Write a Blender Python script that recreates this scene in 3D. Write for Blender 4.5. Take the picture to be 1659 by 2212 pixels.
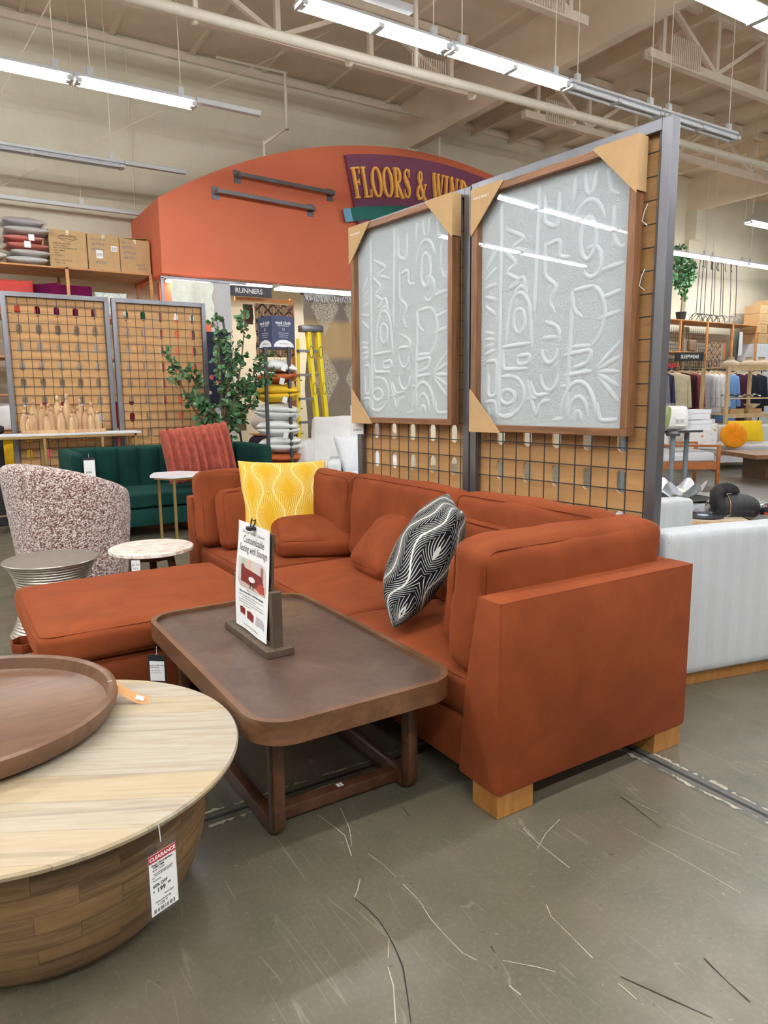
import bpy, bmesh, math, random
from mathutils import Vector, Matrix, noise
PI = math.pi
R = math.radians
scene = bpy.context.scene
for o in list(bpy.data.objects):
    bpy.data.objects.remove(o)
COL = scene.collection

# ---------------------------------------------------------------- camera
cam_d = bpy.data.cameras.new('camera')
cam = bpy.data.objects.new('camera', cam_d)
COL.objects.link(cam)
ax = Vector((0.84649, -0.53229, -0.01081))      # image right
ay = Vector((0.09287, 0.12764, 0.98746))        # image up
az = Vector((-0.52424, -0.83688, 0.15748))      # backwards
m = Matrix((ax, ay, az)).transposed().to_4x4()
m.translation = Vector((0, 0, 1.38))
cam.matrix_world = m
cam_d.sensor_fit = 'VERTICAL'
cam_d.sensor_height = 36.0
cam_d.lens = 1530.0 / 2212.0 * 36.0
cam_d.clip_start = 0.05
cam_d.clip_end = 200
scene.camera = cam

# ---------------------------------------------------------------- light, exposure
world = bpy.data.worlds.new('world')
scene.world = world
world.use_nodes = True
world.node_tree.nodes['Background'].inputs[0].default_value = (1.0, 0.95, 0.88, 1)
world.node_tree.nodes['Background'].inputs[1].default_value = 0.45
scene.view_settings.view_transform = 'Standard'
scene.view_settings.look = 'None'
scene.view_settings.gamma = 1
scene.view_settings.use_curve_mapping = False
scene.view_settings.exposure = 0.0
ROW_POWER = 8.5       # watts per metre of lit fixture
LAMP_Z = 4.5
# lit stretches of fluorescent rows, unseen ones around the camera added for light: (y, z, x0, x1)
LIT = [(5.58, 4.5, 2.73, 5.73), (7.95, 4.5, -8.0, 2.67), (7.95, 4.5, 12.85, 19.0), (10.4, 4.5, 13.9, 20.0),
       (3.2, 4.0, 4.35, 9.4), (3.2, 4.0, -7.5, 1.0), (0.75, 4.5, -7.5, 5.0), (0.75, 4.5, 8.0, 15.0), (-1.7, 4.5, -7.5, 10.0), (10.4, 4.5, -10.0, -4.8), (-4.1, 4.5, -6, 6.0)]
for (y, z, x0, x1) in LIT:
    ld = bpy.data.lights.new('row_light', 'AREA')
    ld.shape = 'RECTANGLE'
    ld.size = x1 - x0
    ld.size_y = 0.10
    ld.energy = ROW_POWER * (x1 - x0)
    ld.color = (1.0, 0.98, 0.94)
    lo = bpy.data.objects.new('row_light', ld)
    lo.location = ((x0 + x1) / 2, y, z - 0.004)
    COL.objects.link(lo)

# ---------------------------------------------------------------- materials
def lin(c):
    return tuple((x / 12.92 if x <= 0.04045 else ((x + 0.055) / 1.055) ** 2.4) for x in c[:3])
def rgb(r, g, b):
    return lin((r / 255, g / 255, b / 255)) + (1,)
class NT:
    def __init__(s, name):
        s.m = bpy.data.materials.new(name); s.m.use_nodes = True
        s.t = s.m.node_tree; s.b = s.t.nodes['Principled BSDF']; s.out = s.t.nodes['Material Output']
        s.tc = None
    def n(s, typ, **kw):
        x = s.t.nodes.new(typ)
        for k, v in kw.items():
            if isinstance(k, str) and hasattr(x, k): setattr(x, k, v)
        return x
    def l(s, a, b): s.t.links.new(a, b)
    def co(s, scale=(1, 1, 1), kind='Object', rot=(0, 0, 0)):
        if not s.tc: s.tc = s.n('ShaderNodeTexCoord')
        mp = s.n('ShaderNodeMapping'); mp.inputs['Scale'].default_value = scale; mp.inputs['Rotation'].default_value = rot
        s.l(s.tc.outputs[kind], mp.inputs[0]); return mp.outputs[0]
    def noise(s, vec, scale=5, detail=4, rough=.55, dist=0):
        x = s.n('ShaderNodeTexNoise'); x.inputs['Scale'].default_value = scale; x.inputs['Detail'].default_value = detail
        x.inputs['Roughness'].default_value = rough; x.inputs['Distortion'].default_value = dist
        s.l(vec, x.inputs['Vector']); return x.outputs['Fac']
    def ramp(s, fac, stops, interp='LINEAR'):
        x = s.n('ShaderNodeValToRGB'); x.color_ramp.interpolation = interp
        e = x.color_ramp.elements
        while len(e) < len(stops): e.new(0.5)
        for i, (p, c) in enumerate(stops):
            e[i].position = p; e[i].color = c if isinstance(c, tuple) else (c, c, c, 1)
        s.l(fac, x.inputs[0]); return x.outputs[0]
    def mix(s, a, b, fac, mode='MIX'):
        x = s.n('ShaderNodeMix'); x.data_type = 'RGBA'; x.blend_type = mode
        for v, i in ((fac, 0), (a, 6), (b, 7)):
            if isinstance(v, (tuple, float, int)): x.inputs[i].default_value = v
            else: s.l(v, x.inputs[i])
        return x.outputs[2]
    def math(s, op, a, b=0.0, c=0.0):
        x = s.n('ShaderNodeMath'); x.operation = op
        for i, v in enumerate((a, b, c)):
            if isinstance(v, (int, float)): x.inputs[i].default_value = v
            else: s.l(v, x.inputs[i])
        return x.outputs[0]
    def sep(s, vec):
        x = s.n('ShaderNodeSeparateXYZ'); s.l(vec, x.inputs[0]); return x.outputs
    def col(s, c):
        if isinstance(c, tuple): s.b.inputs['Base Color'].default_value = c
        else: s.l(c, s.b.inputs['Base Color'])
    def bump(s, h, strength=.3, dist=.01):
        x = s.n('ShaderNodeBump'); x.inputs['Strength'].default_value = strength; x.inputs['Distance'].default_value = dist
        s.l(h, x.inputs['Height']); s.l(x.outputs[0], s.b.inputs['Normal'])
    def set(s, **k):
        for a, v in k.items(): s.b.inputs[a.replace('_', ' ')].default_value = v
        return s
def plain(name, c, rough=.6, metal=0.0, var=.12, nscale=6.0, bump=0.0, bscale=80.0, sheen=0.0, scale=(1, 1, 1)):
    t = NT(name); v = t.co(scale)
    n = t.noise(v, nscale, 4)
    d = tuple(x * (1 - var) for x in c[:3]) + (1,); e = tuple(min(1, x * (1 + var)) for x in c[:3]) + (1,)
    t.col(t.mix(d, e, t.ramp(n, [(.3, 0.0), (.7, 1.0)])))
    t.set(Roughness=rough, Metallic=metal)
    if sheen:
        t.b.inputs['Sheen Weight'].default_value = sheen; t.b.inputs['Sheen Roughness'].default_value = .35
        t.b.inputs['Sheen Tint'].default_value = tuple(min(1, x * 2 + .1) for x in c[:3]) + (1,)
    if bump: t.bump(t.noise(v, bscale, 3), bump, .004)
    return t.m
def emit(name, c, s):
    t = NT(name); t.set(Emission_Color=c, Emission_Strength=s, Base_Color=c); return t.m
def wood(name, c1, c2, scale=(2, 25, 25), rough=.45, dark=None, bump=.15, big=1.2):
    t = NT(name); v = t.co(scale)
    n1 = t.noise(v, 1.0, 6, .6, 1.2); n2 = t.noise(v, 4.0, 4, .6, .4)
    n3 = t.noise(t.co(tuple(x * .25 for x in scale)), big, 3, .5, .8)
    c = t.mix(c1, c2, t.ramp(n1, [(.35, 0.0), (.65, 1.0)]))
    c = t.mix(c, tuple(x * .62 for x in c2[:3]) + (1,), t.ramp(n2, [(.52, 0.0), (.72, .55)]))
    c = t.mix(c, dark or tuple(x * .8 for x in c1[:3]) + (1,), t.ramp(n3, [(.5, 0.0), (.75, .6)]))
    t.col(c); t.set(Roughness=rough); t.bump(n2, bump, .002); return t.m
def velvet(name, c, sheen=.8):
    t = NT(name); v = t.co()
    n = t.noise(v, 3.5, 5, .6, .5); n2 = t.noise(v, 400, 2)
    lo = tuple(x * .78 for x in c[:3]) + (1,); hi = tuple(min(1, x * 1.18) for x in c[:3]) + (1,)
    t.col(t.mix(lo, hi, t.ramp(n, [(.3, 0.0), (.7, 1.0)])))
    t.set(Roughness=.85); t.b.inputs['Sheen Weight'].default_value = sheen; t.b.inputs['Sheen Roughness'].default_value = .4
    t.b.inputs['Sheen Tint'].default_value = tuple(min(1, x * 1.9 + .01) for x in c[:3]) + (1,)
    t.b.inputs['Specular IOR Level'].default_value = .15
    t.bump(n2, .12, .002); return t.m
M = {}
M['rust'] = velvet('rust_velvet', rgb(122, 59, 29), .5)
M['green'] = velvet('green_velvet', rgb(18, 54, 48), .35)
M['steel'] = plain('brushed_steel', rgb(122, 122, 126), .38, .85, .18, 3, scale=(1, 1, .2))
M['darksteel'] = plain('dark_steel', rgb(74, 74, 80), .5, .6)
M['wire'] = plain('wire_steel', rgb(78, 78, 80), .45, .7)
M['board'] = wood('hardboard', rgb(196, 150, 96), rgb(184, 138, 84), (1.2, 1.2, 14), .6, bump=.03)
M['frame_wood'] = wood('walnut_frame', rgb(146, 102, 66), rgb(112, 74, 45), (20, 20, 2), .5)
M['card'] = plain('cardboard', rgb(188, 154, 108), .8, 0, .05, 12, .1, 200)
M['paper_relief'] = None
M['walnut'] = wood('deep_walnut', rgb(96, 62, 40), rgb(66, 40, 26), (12, 2, 12), .38, bump=.05)
M['oak'] = wood('oak_block', rgb(176, 124, 62), rgb(150, 100, 44), (10, 10, 3), .45)
M['shelfwood'] = wood('shelf_wood', rgb(206, 150, 92), rgb(180, 122, 66), (3, 3, 14), .5)
M['pine'] = wood('pale_pine', rgb(226, 200, 158), rgb(204, 172, 124), (10, 10, 2), .55)
M['gold'] = plain('brass', rgb(200, 172, 110), .32, .85, .06)
M['black'] = plain('matt_black', rgb(26, 26, 28), .6, 0, .2)
M['blackmetal'] = plain('black_metal', rgb(40, 40, 44), .45, .5, .1)
M['white'] = plain('white_paint', rgb(212, 214, 218), .5, 0, .03)
M['paper'] = plain('white_paper', rgb(236, 238, 236), .7, 0, .015)
M['ink'] = plain('black_ink', rgb(38, 38, 42), .7, 0, .02)
M['greyink'] = plain('grey_ink', rgb(120, 120, 126), .7, 0, .02)
M['red'] = plain('red_print', rgb(176, 32, 46), .6, 0, .03)
M['linen'] = plain('light_linen', rgb(206, 208, 210), .9, 0, .05, 40, .25, 220, .3)
M['whitefab'] = plain('white_fabric', rgb(230, 230, 226), .9, 0, .04, 8, .15, 60, .3)
M['cream'] = plain('cream_sherpa', rgb(226, 216, 180), .95, 0, .06, 30, .3, 150, .3)
def wall_mat(name, c, bw=.4, bh=.2, rot=(R(90), 0, 0)):
    t = NT(name); v = t.co((1, 1, 1), 'Object', rot)
    b = t.n('ShaderNodeTexBrick'); b.inputs['Scale'].default_value = 1; b.inputs['Brick Width'].default_value = bw
    b.inputs['Row Height'].default_value = bh; b.inputs['Mortar Size'].default_value = .006
    b.inputs['Mortar Smooth'].default_value = .6
    t.l(v, b.inputs[0])
    n = t.noise(t.co(), 1.3, 5, .6, .3)
    cc = t.mix(tuple(x * .9 for x in c[:3]) + (1,), c, t.ramp(n, [(.35, 0.0), (.65, 1.0)]))
    t.col(t.mix(cc, tuple(x * .86 for x in c[:3]) + (1,), t.math('MULTIPLY', b.outputs['Fac'], .4)))
    t.set(Roughness=.7); t.bump(t.math('SUBTRACT', 1.0, b.outputs['Fac']), .2, .005); return t.m
M['block'] = wall_mat('painted_block', rgb(224, 217, 194), .41, .205)
M['ceil'] = plain('ceiling_paint', rgb(232, 216, 194), .85, 0, .08, 1.5, .1, 20)
M['truss'] = plain('truss_paint', rgb(232, 218, 198), .7, 0, .06)
M['pipe'] = plain('pipe_paint', rgb(230, 222, 204), .45, 0, .04)
M['orange'] = plain('orange_paint', rgb(214, 112, 76), .6, 0, .045, 1.2)
M['purple'] = plain('purple_board', rgb(128, 70, 98), .55, 0, .03)
M['letter'] = plain('sign_letter_orange', rgb(255, 190, 96), .5, 0, .02)
M['teal'] = plain('teal_swash', rgb(20, 110, 100), .5, 0, .1, 30)
M['sky'] = plain('blue_swash', rgb(120, 180, 214), .5, 0, .05, 30)
M['hous'] = plain('fixture_white', rgb(206, 208, 210), .4, .1, .03)
M['tube'] = emit('fluorescent_tube', (0.95, 0.97, 1.0, 1), 72.0)
def floor_mat():
    t = NT('polished_concrete'); v = t.co()
    a = t.noise(v, .9, 6, .62, .8); b = t.noise(v, 5, 3, .6, .3); c = t.noise(v, 70, 3, .7)
    col = t.mix(rgb(88, 84, 68), rgb(100, 90, 76), t.ramp(a, [(.38, 0.0), (.6, 1.0)]))
    col = t.mix(col, rgb(74, 76, 60), t.ramp(b, [(.4, 0.0), (.75, .7)]))
    col = t.mix(col, rgb(112, 107, 94), t.ramp(c, [(.5, 0.0), (.78, .55)]))
    sp = t.noise(v, 38, 2, .5)
    col = t.mix(col, rgb(138, 132, 116), t.ramp(sp, [(.72, 0.0), (.76, .6)])); col = t.mix(col, rgb(58, 54, 44), t.ramp(sp, [(.24, .6), (.29, 0.0)]))
    # scratches: thin iso-lines of stretched noises
    for i, (rz, sc) in enumerate(((R(35), (9, .5, 1)), (R(-52), (7, .5, 1)), (R(12), (6, .5, 1)), (R(78), (6, .6, 1)))):
        n = t.noise(t.co(sc, 'Object', (0, 0, rz)), 1.0, 2, .5, .25)
        k = t.math('ABSOLUTE', t.math('SUBTRACT', n, .5))
        line = t.ramp(k, [(0.0, 1.0), (.0028, 0.0)])
        mask = t.ramp(t.noise(t.co((1, 1, 1), 'Object', (0, 0, i)), 1.7 + i, 3), [(.52, 0.0), (.6, 1.0)])
        col = t.mix(col, rgb(136, 132, 116), t.math('MULTIPLY', t.math('MULTIPLY', line, mask), .5))
    t.col(col)
    r = t.ramp(b, [(.3, .30), (.75, .42)])
    t.l(r, t.b.inputs['Roughness'])
    t.bump(c, .06, .002); t.b.inputs['Specular IOR Level'].default_value = .5
    return t.m
M['floor'] = floor_mat()
def glass_mat(name, rough=0.02, ior=1.45, tint=(1, 1, 1, 1)):
    t = NT(name); t.t.nodes.remove(t.b)
    tr = t.n('ShaderNodeBsdfTransparent'); tr.inputs[0].default_value = tint
    gl = t.n('ShaderNodeBsdfGlossy'); gl.inputs['Roughness'].default_value = rough
    lw = t.n('ShaderNodeLayerWeight'); lw.inputs[0].default_value = .5
    f0 = ((ior - 1) / (ior + 1)) ** 2
    fr = t.math('ADD', t.math('MULTIPLY', t.math('POWER', lw.outputs['Facing'], 5.0), 1 - f0), f0)
    mx = t.n('ShaderNodeMixShader')
    t.l(fr, mx.inputs[0]); t.l(tr.outputs[0], mx.inputs[1]); t.l(gl.outputs[0], mx.inputs[2])
    t.l(mx.outputs[0], t.out.inputs[0]); return t.m
M['glass'] = glass_mat('picture_glass', .008)
M['acrylic'] = glass_mat('clear_acrylic', .03, 1.6, (.93, .95, 1, 1))
def plastic_wrap():
    t = NT('plastic_wrap'); t.t.nodes.remove(t.b)
    tr = t.n('ShaderNodeBsdfTransparent'); tr.inputs[0].default_value = (.985, .985, .98, 1)
    gl = t.n('ShaderNodeBsdfGlossy'); gl.inputs['Roughness'].default_value = .25
    v = t.co(); n = t.noise(v, 14, 4, .6, 1.5)
    bp = t.n('ShaderNodeBump'); bp.inputs['Strength'].default_value = 1; bp.inputs['Distance'].default_value = .03
    t.l(n, bp.inputs['Height']); t.l(bp.outputs[0], gl.inputs['Normal'])
    mx = t.n('ShaderNodeMixShader'); mx.inputs[0].default_value = .15
    t.l(tr.outputs[0], mx.inputs[1]); t.l(gl.outputs[0], mx.inputs[2]); t.l(mx.outputs[0], t.out.inputs[0]); return t.m
M['wrap'] = plastic_wrap()

# ---------------------------------------------------------------- mesh helpers
def frame(origin, x, z):
    """matrix with local x along x and local z along z (made orthogonal)"""
    x = Vector(x).normalized(); z = Vector(z); y = z.cross(x).normalized(); z = x.cross(y)
    mm = Matrix((x, y, z)).transposed().to_4x4(); mm.translation = Vector(origin); return mm
class MB:
    def __init__(s): s.bm = bmesh.new()
    def box(s, c, size, rot=None, bev=0.0, seg=2):
        r = bmesh.ops.create_cube(s.bm, size=1)
        vs = r['verts']
        mm = Matrix.Translation(Vector(c)) @ (rot.to_4x4() if rot else Matrix.Identity(4)) @ Matrix.Diagonal((size[0], size[1], size[2], 1))
        bmesh.ops.transform(s.bm, matrix=mm, verts=vs)
        if bev:
            es = list({e for v in vs for e in v.link_edges})
            bmesh.ops.bevel(s.bm, geom=es, offset=bev, segments=seg, affect='EDGES', profile=.5)
        return s
    def b2(s, p0, p1, bev=0.0, seg=2):
        c = [(a + b) / 2 for a, b in zip(p0, p1)]; return s.box(c, [abs(b - a) for a, b in zip(p0, p1)], None, bev, seg)
    def bar(s, p0, p1, w, h=None, bev=0.0):
        p0 = Vector(p0); p1 = Vector(p1); d = p1 - p0; h = h or w
        q = d.to_track_quat('X', 'Z').to_matrix()
        return s.box((p0 + p1) / 2, (d.length, w, h), q, bev)
    def tube(s, pts, r, seg=8, closed=False, cap=True, flat=1.0):
        pts = [Vector(p) for p in pts]; n = len(pts); rings = []
        prev = None
        for i, p in enumerate(pts):
            if closed: d = pts[(i + 1) % n] - pts[i - 1]
            else: d = pts[min(i + 1, n - 1)] - pts[max(i - 1, 0)]
            d.normalize()
            if prev is None:
                a = Vector((0, 0, 1)) if abs(d.z) < .9 else Vector((1, 0, 0))
                u = d.cross(a).normalized()
            else:
                u = (prev - d * prev.dot(d)).normalized()
            prev = u; w = d.cross(u)
            rr = r[i] if isinstance(r, (list, tuple)) else r
            rings.append([s.bm.verts.new(p + (u * math.cos(t) + w * math.sin(t) * flat) * rr) for t in (2 * PI * k / seg for k in range(seg))])
        for i in range(n if closed else n - 1):
            A = rings[i]; B = rings[(i + 1) % n]
            for k in range(seg):
                try: s.bm.faces.new((A[k], A[(k + 1) % seg], B[(k + 1) % seg], B[k]))
                except ValueError: pass
        if cap and not closed:
            s.bm.faces.new(rings[0][::-1]); s.bm.faces.new(rings[-1])
        return s
    def lathe(s, prof, seg=32, c=(0, 0, 0), sx=1.0, sy=1.0, uv=False):
        c = Vector(c); rings = []
        for (r, z) in prof:
            rings.append([s.bm.verts.new(c + Vector((r * sx * math.cos(2 * PI * k / seg), r * sy * math.sin(2 * PI * k / seg), z))) for k in range(seg)])
        lay = s.bm.loops.layers.uv.verify() if uv else None
        L = 0
        for i in range(len(prof) - 1):
            dl = math.hypot(prof[i + 1][0] - prof[i][0], prof[i + 1][1] - prof[i][1])
            for k in range(seg):
                f = s.bm.faces.new((rings[i][k], rings[i][(k + 1) % seg], rings[i + 1][(k + 1) % seg], rings[i + 1][k]))
                if uv:
                    R_ = .42
                    for lp, (a, b) in zip(f.loops, ((k, L), (k + 1, L), (k + 1, L + dl), (k, L + dl))):
                        lp[lay].uv = (a / seg * 2 * PI * R_, b)
            L += dl
        if prof[0][0] > 1e-4: s.bm.faces.new(rings[0][::-1])
        if prof[-1][0] > 1e-4: s.bm.faces.new(rings[-1])
        return s
    def prism(s, poly, z0, z1, mat=None, bev=0.0):
        lo = [s.bm.verts.new((x, y, z0)) for x, y in poly]; hi = [s.bm.verts.new((x, y, z1)) for x, y in poly]
        fs = [s.bm.faces.new(lo[::-1]), s.bm.faces.new(hi)]
        n = len(poly)
        for i in range(n): fs.append(s.bm.faces.new((lo[i], lo[(i + 1) % n], hi[(i + 1) % n], hi[i])))
        if mat is not None: bmesh.ops.transform(s.bm, matrix=mat, verts=lo + hi)
        if bev:
            es = [e for e in s.bm.edges if all(v in set(lo + hi) for v in e.verts) and (e.calc_face_angle(0) > .5)]
            bmesh.ops.bevel(s.bm, geom=es, offset=bev, segments=2, affect='EDGES', profile=.5)
        return s
    def grid(s, fn, nu, nv, closed_u=False):
        vs = [[s.bm.verts.new(fn(i / nu, j / nv)) for i in range(nu if closed_u else nu + 1)] for j in range(nv + 1)]
        W = len(vs[0])
        for j in range(nv):
            for i in range(nu):
                s.bm.faces.new((vs[j][i % W], vs[j][(i + 1) % W], vs[j + 1][(i + 1) % W], vs[j + 1][i % W]))
        return s
    def build(s, name, mat, parent=None, smooth=True, loc=None, rot=None, ang=35):
        bmesh.ops.remove_doubles(s.bm, verts=s.bm.verts, dist=1e-5)
        bmesh.ops.recalc_face_normals(s.bm, faces=s.bm.faces)
        me = bpy.data.meshes.new(name); s.bm.to_mesh(me); s.bm.free()
        me.materials.append(mat)
        if smooth:
            me.shade_smooth()
            me.set_sharp_from_angle(angle=R(ang))
        o = bpy.data.objects.new(name, me); COL.objects.link(o)
        if parent: o.parent = parent
        if loc: o.location = loc
        if rot: o.rotation_euler = rot
        return o
def tag(o, label, cat, group=None, kind=None):
    if label: o['label'] = label
    if cat: o['category'] = cat
    if group: o['group'] = group
    if kind: o['kind'] = kind
    return o
def thing(name, label, cat, loc=(0, 0, 0), rz=0.0, group=None, rot=None):
    o = bpy.data.objects.new(name, None); COL.objects.link(o); o.empty_display_size = .1
    o.location = loc; o.rotation_euler = rot if rot else (0, 0, rz)
    return tag(o, label, cat, group)
def struct(o): o['kind'] = 'structure'; return o
def dup(root, loc=None, rot=None, label=None, scale=None, group=None):
    r = root.copy(); COL.objects.link(r)
    if loc is not None: r.location = loc
    if rot is not None: r.rotation_euler = rot
    if scale is not None: r.scale = scale
    if label: r['label'] = label
    if group: r['group'] = group
    for ch in list(root.children):
        c = ch.copy(); COL.objects.link(c); c.parent = r
        for g in list(ch.children):
            d = g.copy(); COL.objects.link(d); d.parent = c
    return r
def rrect(w, h, r, n=6, cx=0, cy=0):
    pts = []
    for (sx, sy, a0) in ((1, 1, 0), (-1, 1, 90), (-1, -1, 180), (1, -1, 270)):
        for k in range(n + 1):
            a = R(a0 + 90 * k / n)
            pts.append((cx + sx * (w / 2 - r) + r * math.cos(a), cy + sy * (h / 2 - r) + r * math.sin(a)))
    return pts
def cushion(mb, sx, sy, sz, crown=.02, r=.035, bulge=.008, wr=.004, n=16, seed=0, mat=None):
    """rounded, slightly puffed upholstery block centred at the origin"""
    hx, hy, hz = sx / 2, sy / 2, sz / 2
    bm = bmesh.new(); bmesh.ops.create_cube(bm, size=2)
    bmesh.ops.subdivide_edges(bm, edges=bm.edges, cuts=n, use_grid_fill=True)
    f = lambda t: math.copysign(1 - (1 - abs(t)) ** 1.5, t)
    off = Vector((seed * 3.1, seed * 1.7, seed))
    for v in bm.verts:
        u, w, t = f(v.co.x), f(v.co.y), f(v.co.z)
        p = Vector((u * hx, w * hy, t * hz))
        q = Vector((max(-hx + r, min(hx - r, p.x)), max(-hy + r, min(hy - r, p.y)), max(-hz + r, min(hz - r, p.z))))
        d = p - q
        if d.length > 1e-6: p = q + d.normalized() * r
        p.z += crown * t * (1 - u * u) * (1 - w * w)
        p.x += bulge * u * (1 - t * t) * (1 - w ** 4); p.y += bulge * w * (1 - t * t) * (1 - u ** 4)
        nn = noise.noise(p * 4 + off) * wr + noise.noise(p * 11 + off) * wr * .4
        p += Vector((u * nn, w * nn, t * nn))
        v.co = p
    if mat is not None: bmesh.ops.transform(bm, matrix=mat, verts=bm.verts)
    me = bpy.data.meshes.new('tmp'); bm.to_mesh(me); bm.free(); mb.bm.from_mesh(me); bpy.data.meshes.remove(me)
    return mb
def piping_path(sx, sy, sz, r, top=True, k=.29):
    z = (sz / 2 - k * r) * (1 if top else -1)
    return [(x, y, z) for x, y in rrect(sx - 2 * k * r, sy - 2 * k * r, r * 1.1, 4)]
def pillow(mb, w, h, t, pinch=.07, n=22, wr=.006, seed=0, mat=None, sag=0.0):
    """square throw pillow lying in local XY, thickness along Z, pointed corners"""
    bm = bmesh.new(); top = {}; bot = {}; P_ = {}
    uvl = bm.loops.layers.uv.new('UVMap')
    off = Vector((seed * 2.3, seed, 0))
    for j in range(n + 1):
        for i in range(n + 1):
            u = -1 + 2 * i / n; v = -1 + 2 * j / n
            ul, vl = u * w * .56, v * h * .56
            u = math.sin(u * PI / 2); v = math.sin(v * PI / 2)
            x = u * w / 2 * (1 - pinch * (1 - v * v)); y = v * h / 2 * (1 - pinch * (1 - u * u))
            prof = ((1 - u * u) * (1 - v * v)) ** .42
            nn = noise.noise(Vector((x * 9, y * 9, 0)) + off) * wr
            z = t / 2 * prof + nn * prof
            edge = i in (0, n) or j in (0, n)
            top[i, j] = bm.verts.new((x, y, max(z, 0) + .001)); bot[i, j] = top[i, j] if edge else bm.verts.new((x, y, -z - .001))
            P_[top[i, j]] = (ul, vl); P_[bot[i, j]] = (ul, vl)
    for j in range(n):
        for i in range(n):
            bm.faces.new((top[i, j], top[i + 1, j], top[i + 1, j + 1], top[i, j + 1]))
            a = (bot[i, j], bot[i, j + 1], bot[i + 1, j + 1], bot[i + 1, j])
            try: bm.faces.new(a)
            except ValueError: pass
    for fc in bm.faces:
        for lp in fc.loops: lp[uvl].uv = P_[lp.vert]
    if sag:
        for v in bm.verts: v.co.z -= sag * ((v.co.x / w * 2) ** 2 + (v.co.y / h * 2) ** 2)
    if mat is not None: bmesh.ops.transform(bm, matrix=mat, verts=bm.verts)
    me = bpy.data.meshes.new('tmp'); bm.to_mesh(me); bm.free(); mb.bm.from_mesh(me); bpy.data.meshes.remove(me)
    return mb
def text_bm(s, size, extrude=.0005, bold=0.0, sx=1.0, shear=0.0, align='CENTER', space=1.0):
    cu = bpy.data.curves.new('t', 'FONT'); cu.body = s; cu.size = size; cu.extrude = extrude; cu.offset = bold
    cu.align_x = align; cu.align_y = 'CENTER'; cu.shear = shear; cu.space_character = space; cu.resolution_u = 3
    o = bpy.data.objects.new('t', cu); COL.objects.link(o)
    dg = bpy.context.evaluated_depsgraph_get(); dg.update()
    me = bpy.data.meshes.new_from_object(o.evaluated_get(dg))
    bm = bmesh.new(); bm.from_mesh(me)
    for v in bm.verts: v.co.x *= sx
    bpy.data.objects.remove(o); bpy.data.curves.remove(cu); bpy.data.meshes.remove(me)
    return bm
def text(lines, mat, parent, mx, name='lettering', warp=None, **kw):
    """lines: list of (string, x, y, size[, extra kwargs]); laid out in local XY of matrix mx"""
    mb = MB()
    for ln in lines:
        k = dict(kw)
        if len(ln) > 4: k.update(ln[4])
        b = text_bm(ln[0], ln[3], **k)
        for v in b.verts:
            v.co = Vector((v.co.x + ln[1], v.co.y + ln[2], v.co.z))
        me = bpy.data.meshes.new('tmp'); b.to_mesh(me); b.free(); mb.bm.from_mesh(me); bpy.data.meshes.remove(me)
    if warp:
        for v in mb.bm.verts: v.co = warp(v.co)
    else:
        bmesh.ops.transform(mb.bm, matrix=mx, verts=mb.bm.verts)
    me = bpy.data.meshes.new(name); mb.bm.to_mesh(me); mb.bm.free(); me.materials.append(mat)
    o = bpy.data.objects.new(name, me); COL.objects.link(o); o.parent = parent
    return o
# ================================================================ STRUCTURE
WY = 12.0; CZ = 6.85
struct(MB().b2((-14, -8, -.1), (26, WY, 0)).build('floor', M['floor'], smooth=False))
struct(MB().b2((-14, -8, CZ), (26, WY, CZ + .1)).build('ceiling', M['ceil'], smooth=False))
struct(MB().b2((-14, WY, 0), (26, WY + .2, CZ)).build('wall_back', M['block'], smooth=False))
struct(MB().b2((26, -8, 0), (26.2, WY, CZ)).build('wall_right', M['block'], smooth=False))
tn = [0]
def trim(mb, mat, **k):
    tn[0] += 1; return struct(mb.build('trim_%d' % tn[0], mat, **k))
for gx in (-.6, 7.95, 16.75):
    trim(MB().b2((gx, -8, 6.0), (gx + .16, WY, CZ)), M['ceil'], smooth=False)
    trim(MB().b2((gx - .04, WY - .32, 5.3), (gx + .22, WY, 6.0)).b2((gx - .02, WY - .12, 0), (gx + .2, WY, 5.3)), M['block'], smooth=False)
# wall plate under the ceiling, thin roof boards' seams and joists
trim(MB().b2((-14, WY - .07, CZ - .16), (26, WY, CZ - .06)), M['truss'], smooth=False)
for i in range(-3, 7):
    x = i * 1.22 + .3
    trim(MB().b2((x, -4, CZ - .05), (x + .06, WY, CZ)), M['ceil'], smooth=False)
for i in range(0, 14):
    x = 8.7 + i * .98
    if abs(x - 16.8) > .3: trim(MB().b2((x, -3, CZ - .24), (x + .09, WY, CZ)), M['ceil'], smooth=False)
def truss(y, x0, x1, z0=5.98, comb=True, left_diag=True):
    mb = MB()
    mb.b2((x0, y - .05, z0), (x1, y + .05, z0 + .11)); mb.b2((x0, y - .05, CZ - .14), (x1, y + .05, CZ - .03))
    n = max(2, int((x1 - x0) / 1.3)); st = (x1 - x0 - .6) / n
    for k in range(n + 1):
        x = x0 + .3 + st * k
        mb.b2((x - .035, y - .035, z0), (x + .035, y + .035, CZ - .1))
        if k < n:
            mb.bar((x, y, CZ - .1), (x + st, y, z0 + .1), .06, .06) if k % 2 == 0 else mb.bar((x + st, y, CZ - .1), (x, y, z0 + .1), .06, .06)
    if comb:
        for xc in (x0 + .75, x1 - .75):
            for q in range(15):
                mb.b2((xc - .3 + q * .043, y - .07, z0 + .02), (xc - .285 + q * .043, y - .055, z0 + .36))
    trim(mb, M['truss'], smooth=False)
for y in (9.3, 6.9, 4.5, 2.1):
    truss(y, -.3, 7.4); truss(y, 8.6, 16.5, 5.9)
def pipe(mb, pts, r): mb.tube(pts, r, 12)
mb = MB(); pipe(mb, [(-3, 7.75, 5.22), (8.4, 7.45, 5.22), (20, 7.2, 5.22)], .055)
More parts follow.
